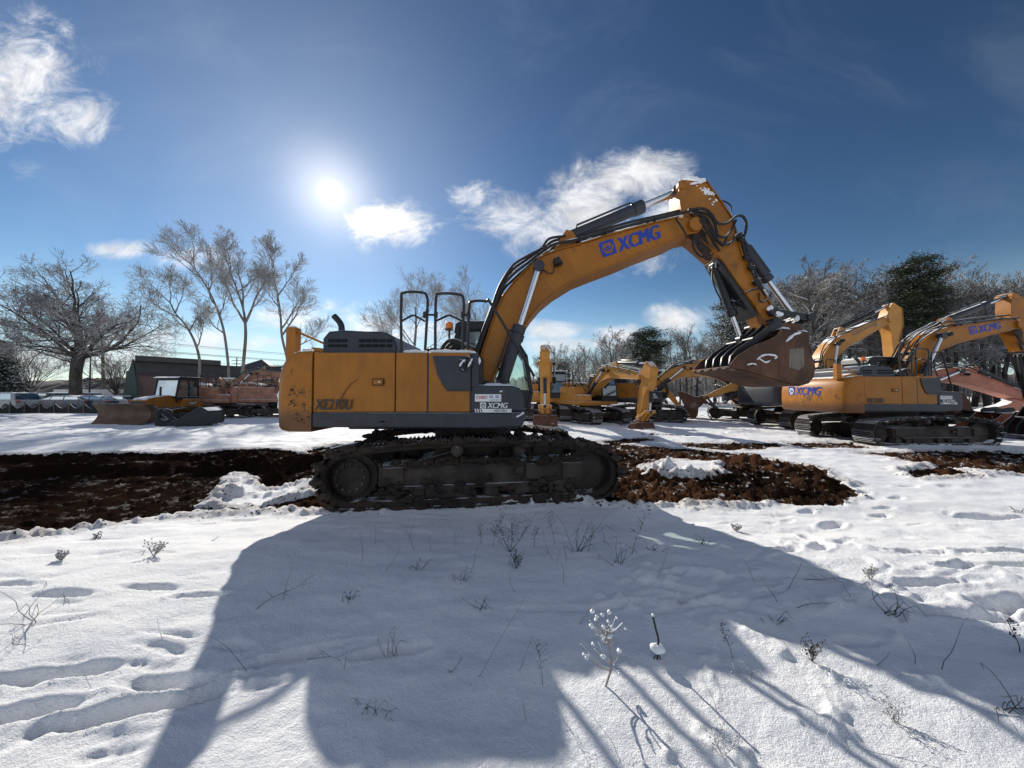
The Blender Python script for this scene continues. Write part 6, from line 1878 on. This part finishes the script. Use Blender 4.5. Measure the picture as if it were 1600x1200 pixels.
one = [('bush', 797, 862, .36, 'tallest twiggy dry weed with many seed heads, in the shade below the track'),
       ('clump', 903, 862, .42, 'dark dry weed with drooping bent leaves right of the twiggy one'),
       ('sprig', 987, 868, .36, 'thin upright seed stalk standing left of the pale sunlit streak'),
       ('clump', 966, 881, .26, 'low splayed brown weed below the thin seed stalk'),
       ('bush', 806, 888, .14, 'flat patch of dry twigs at the foot of the twiggy weed'),
       ('clump', 612, 1026, .16, 'dark matted weed tuft in a hollow of the shaded snow'),
       ('lean', 747, 1058, .42, 'tall thin leaning reed with frosted tip in the middle shade'),
       ('clump', 754, 955, .15, 'small dark stub poking out of the shaded snow'),
       ('fallen', 400, 952, .34, 'fallen dark weed bent to the ground near the shadow edge'),
       ('lean', 441, 938, .22, 'short hooked twig standing at the end of the fallen weed'),
       ('fallen', 1255, 905, .34, 'low branching twig lying at the shadow border on the right'),
       ('fallen', 1245, 950, .24, 'low dark sprig lying below the branching twig'),
       ('clump', 1386, 958, .20, 'dark curled weed close to the right hand shadow edge'),
       ('bush', 1268, 1032, .12, 'flat dry sprig in the right part of the shade'),
       ('sprig', 1146, 1030, .16, 'short snow tipped weed at the tip of a sunlit patch'),
       ('lean', 1470, 1046, .26, 'thin stalk leaning right in the shade at the lower right'),
       ('stem', 1430, 1036, .16, 'short straight stalk beside the thin leaning one at lower right'),
       ('clump', 1590, 1115, .16, 'dark tuft at the right edge of the picture'),
       ('sprig', 1594, 1020, .15, 'dark seed stalk at the right edge above the tuft'),
       ('clump', 848, 784, .16, 'clod like dark tuft at the muddy edge below the track'),
       ('fallen', 700, 1050, .1, 'short dry twigs around the foot of the tall reed'),
       ('sprig', 848, 1070, .22, 'frosted seed stalk in the middle of the lower shade'),
       ('fallen', 480, 1030, .3, 'row of dry grass blades along the shaded furrow'),
       ('clump', 150, 842, .1, 'dark sticks lying on the sunlit snow edge at left')]
for k, (kd, px_, py_, h, lb) in enumerate(one): weed(kd, px_, py_, h, 400 + k, lb, None)
for k, (px_, py_, h, kd) in enumerate([(565, 878, .24, 'stem'), (601, 893, .3, 'lean'), (587, 850, .2, 'stem'), (648, 860, .26, 'lean'), (673, 862, .18, 'stem'), (712, 852, .2, 'stem'), (735, 890, .2, 'lean'), (640, 840, .18, 'stem'), (752, 850, .18, 'sprig'),
                                       (770, 855, .3, 'sprig'), (835, 855, .2, 'sprig'), (857, 868, .22, 'stem'), (868, 850, .28, 'sprig'), (865, 876, .22, 'stem'), (885, 877, .24, 'stem'), (920, 862, .26, 'sprig'), (945, 850, .2, 'stem'), (1025, 905, .1, 'lean'),
                                       (1034, 890, .16, 'stem'), (880, 910, .18, 'stem'), (905, 975, .14, 'stem'), (805, 925, .14, 'lean'), (822, 1125, .18, 'stem'), (810, 1048, .2, 'lean'), (388, 1048, .28, 'lean'), (1180, 905, .2, 'lean'), (1215, 940, .22, 'lean'), (1230, 920, .24, 'lean'),
                                       (1206, 970, .1, 'clump'), (1330, 935, .12, 'lean'), (1368, 1040, .12, 'stem'), (1020, 860, .1, 'clump'), (655, 890, .12, 'clump'), (720, 905, .12, 'clump'), (540, 940, .08, 'clump'), (570, 1110, .08, 'clump'), (603, 1115, .06, 'clump'), (1100, 850, .1, 'clump')]):
    weed(kd, px_, py_, h, 500 + k, 'thin dry stalk poking through the shaded snow', 'thin dry stalks in the shade', M['stalk'])
for k, (px_, py_, h, kd) in enumerate([(240, 868, .14, 'bush'), (225, 862, .12, 'fallen'), (330, 845, .10, 'fallen'), (110, 940, .16, 'lean'), (18, 990, .22, 'fallen'), (40, 975, .26, 'clump'), (255, 1000, .12, 'lean'), (145, 1075, .18, 'lean'), (1170, 1060, .1, 'clump'), (95, 875, .08, 'bush'),
                                       (1280, 1190, .2, 'lean'), (1350, 1170, .24, 'fallen'), (1120, 1110, .2, 'lean'), (1150, 830, .08, 'bush'), (1360, 905, .10, 'bush'), (1590, 800, .1, 'clump'), (960, 1160, .26, 'lean'), (985, 1195, .2, 'lean'), (1330, 1180, .2, 'stem'), (1130, 1180, .1, 'bush'), (1400, 1130, .1, 'bush')]):
    weed(kd, px_, py_, h, 600 + k, 'frost covered dry sprig in the sunlit snow', 'frosted sprigs in the sunlit snow', M['frost'])

# the snow laden flower stalk in the foreground, and the capped stub right of it
o = base_pt(948, 1072)
t = thing('snowy_weed', 'dried flower stalk laden with puffs of snow, standing in a sunlit patch', 'weed', o)
st = MB(); r = random.Random(3)
def cam_off(px, py): # offset in the plane facing the yard at the plant's distance
    return W(px, py, o.y) - Vector((o.x, o.y, o.z))
main_st = [cam_off(942, 1072), cam_off(952, 1055), cam_off(956, 1035), cam_off(952, 1010), cam_off(948, 985)]
main_st[0].z = -.02
st.tube(smooth_path(main_st, 4), .005, 7)
puffs = [(928, 963), (936, 972), (928, 984), (944, 968), (950, 972), (955, 964), (948, 985), (955, 990), (940, 990), (932, 992), (946, 997), (952, 976), (960, 990), (924, 978), (975, 978), (965, 968), (914, 1020), (920, 1026), (938, 1014), (965, 1012), (962, 1048), (968, 1052), (944, 1004), (958, 983), (934, 978), (942, 978), (910, 1015), (930, 1018)]
for k, (a, b) in enumerate(puffs):
    e = cam_off(a, b) + Vector((0, r.uniform(-.05, .05), 0)); f = main_st[3].lerp(main_st[4], r.random()) if b < 1008 else main_st[2].lerp(main_st[1], r.random() * .7)
    st.tube(smooth_path([f, f.lerp(e, .5) + Vector((0, 0, -.012)), e], 3), .0026, 5)
st.build('stalk', M['frost'], t)
for k, (a, b) in enumerate(puffs):
    e = cam_off(a, b) + Vector((0, r.uniform(-.05, .05), 0)); s_ = r.uniform(.005, .0105)
    p = MB(); p.blob((0, 0, 0), (s_, s_, s_ * .8), 10, .35, 0, k); p.blob((s_ * .7, .2 * s_, -.3 * s_), (s_ * .6, s_ * .6, s_ * .5), 8, .3, 0, k + 40)
    p.build('snow_puff', M['snow'], t, loc=e)
o = base_pt(1027, 1030)
t = thing('snowy_weed', 'dark upright stub with a round cap of snow at its foot', 'weed', o)
st = MB(); b_ = MB()
p0 = cam_off(1029, 1000); st.tube(smooth_path([(0, 0, 0), cam_off(1028, 1008), p0, cam_off(1024, 980), cam_off(1020, 962)], 4), .005, 6)
for dx in (-.022, .022, .0): st.tube([(dx * .4, 0, .03), (dx, 0, .0), (dx * 1.1, 0, -.03)], .003, 5)
st.build('stalk', M['stalk_dk'], t)
q = cam_off(1027, 1013); b_.blob(tuple(q), (.034, .03, .022), 12, .2, 0, 2); b_.build('snow_cap', M['snow'], t)
p = MB(); p.blob(tuple(cam_off(1020, 961)), (.008, .008, .007), 8, .2, 0, 5); p.build('snow_cap', M['snow'], t)
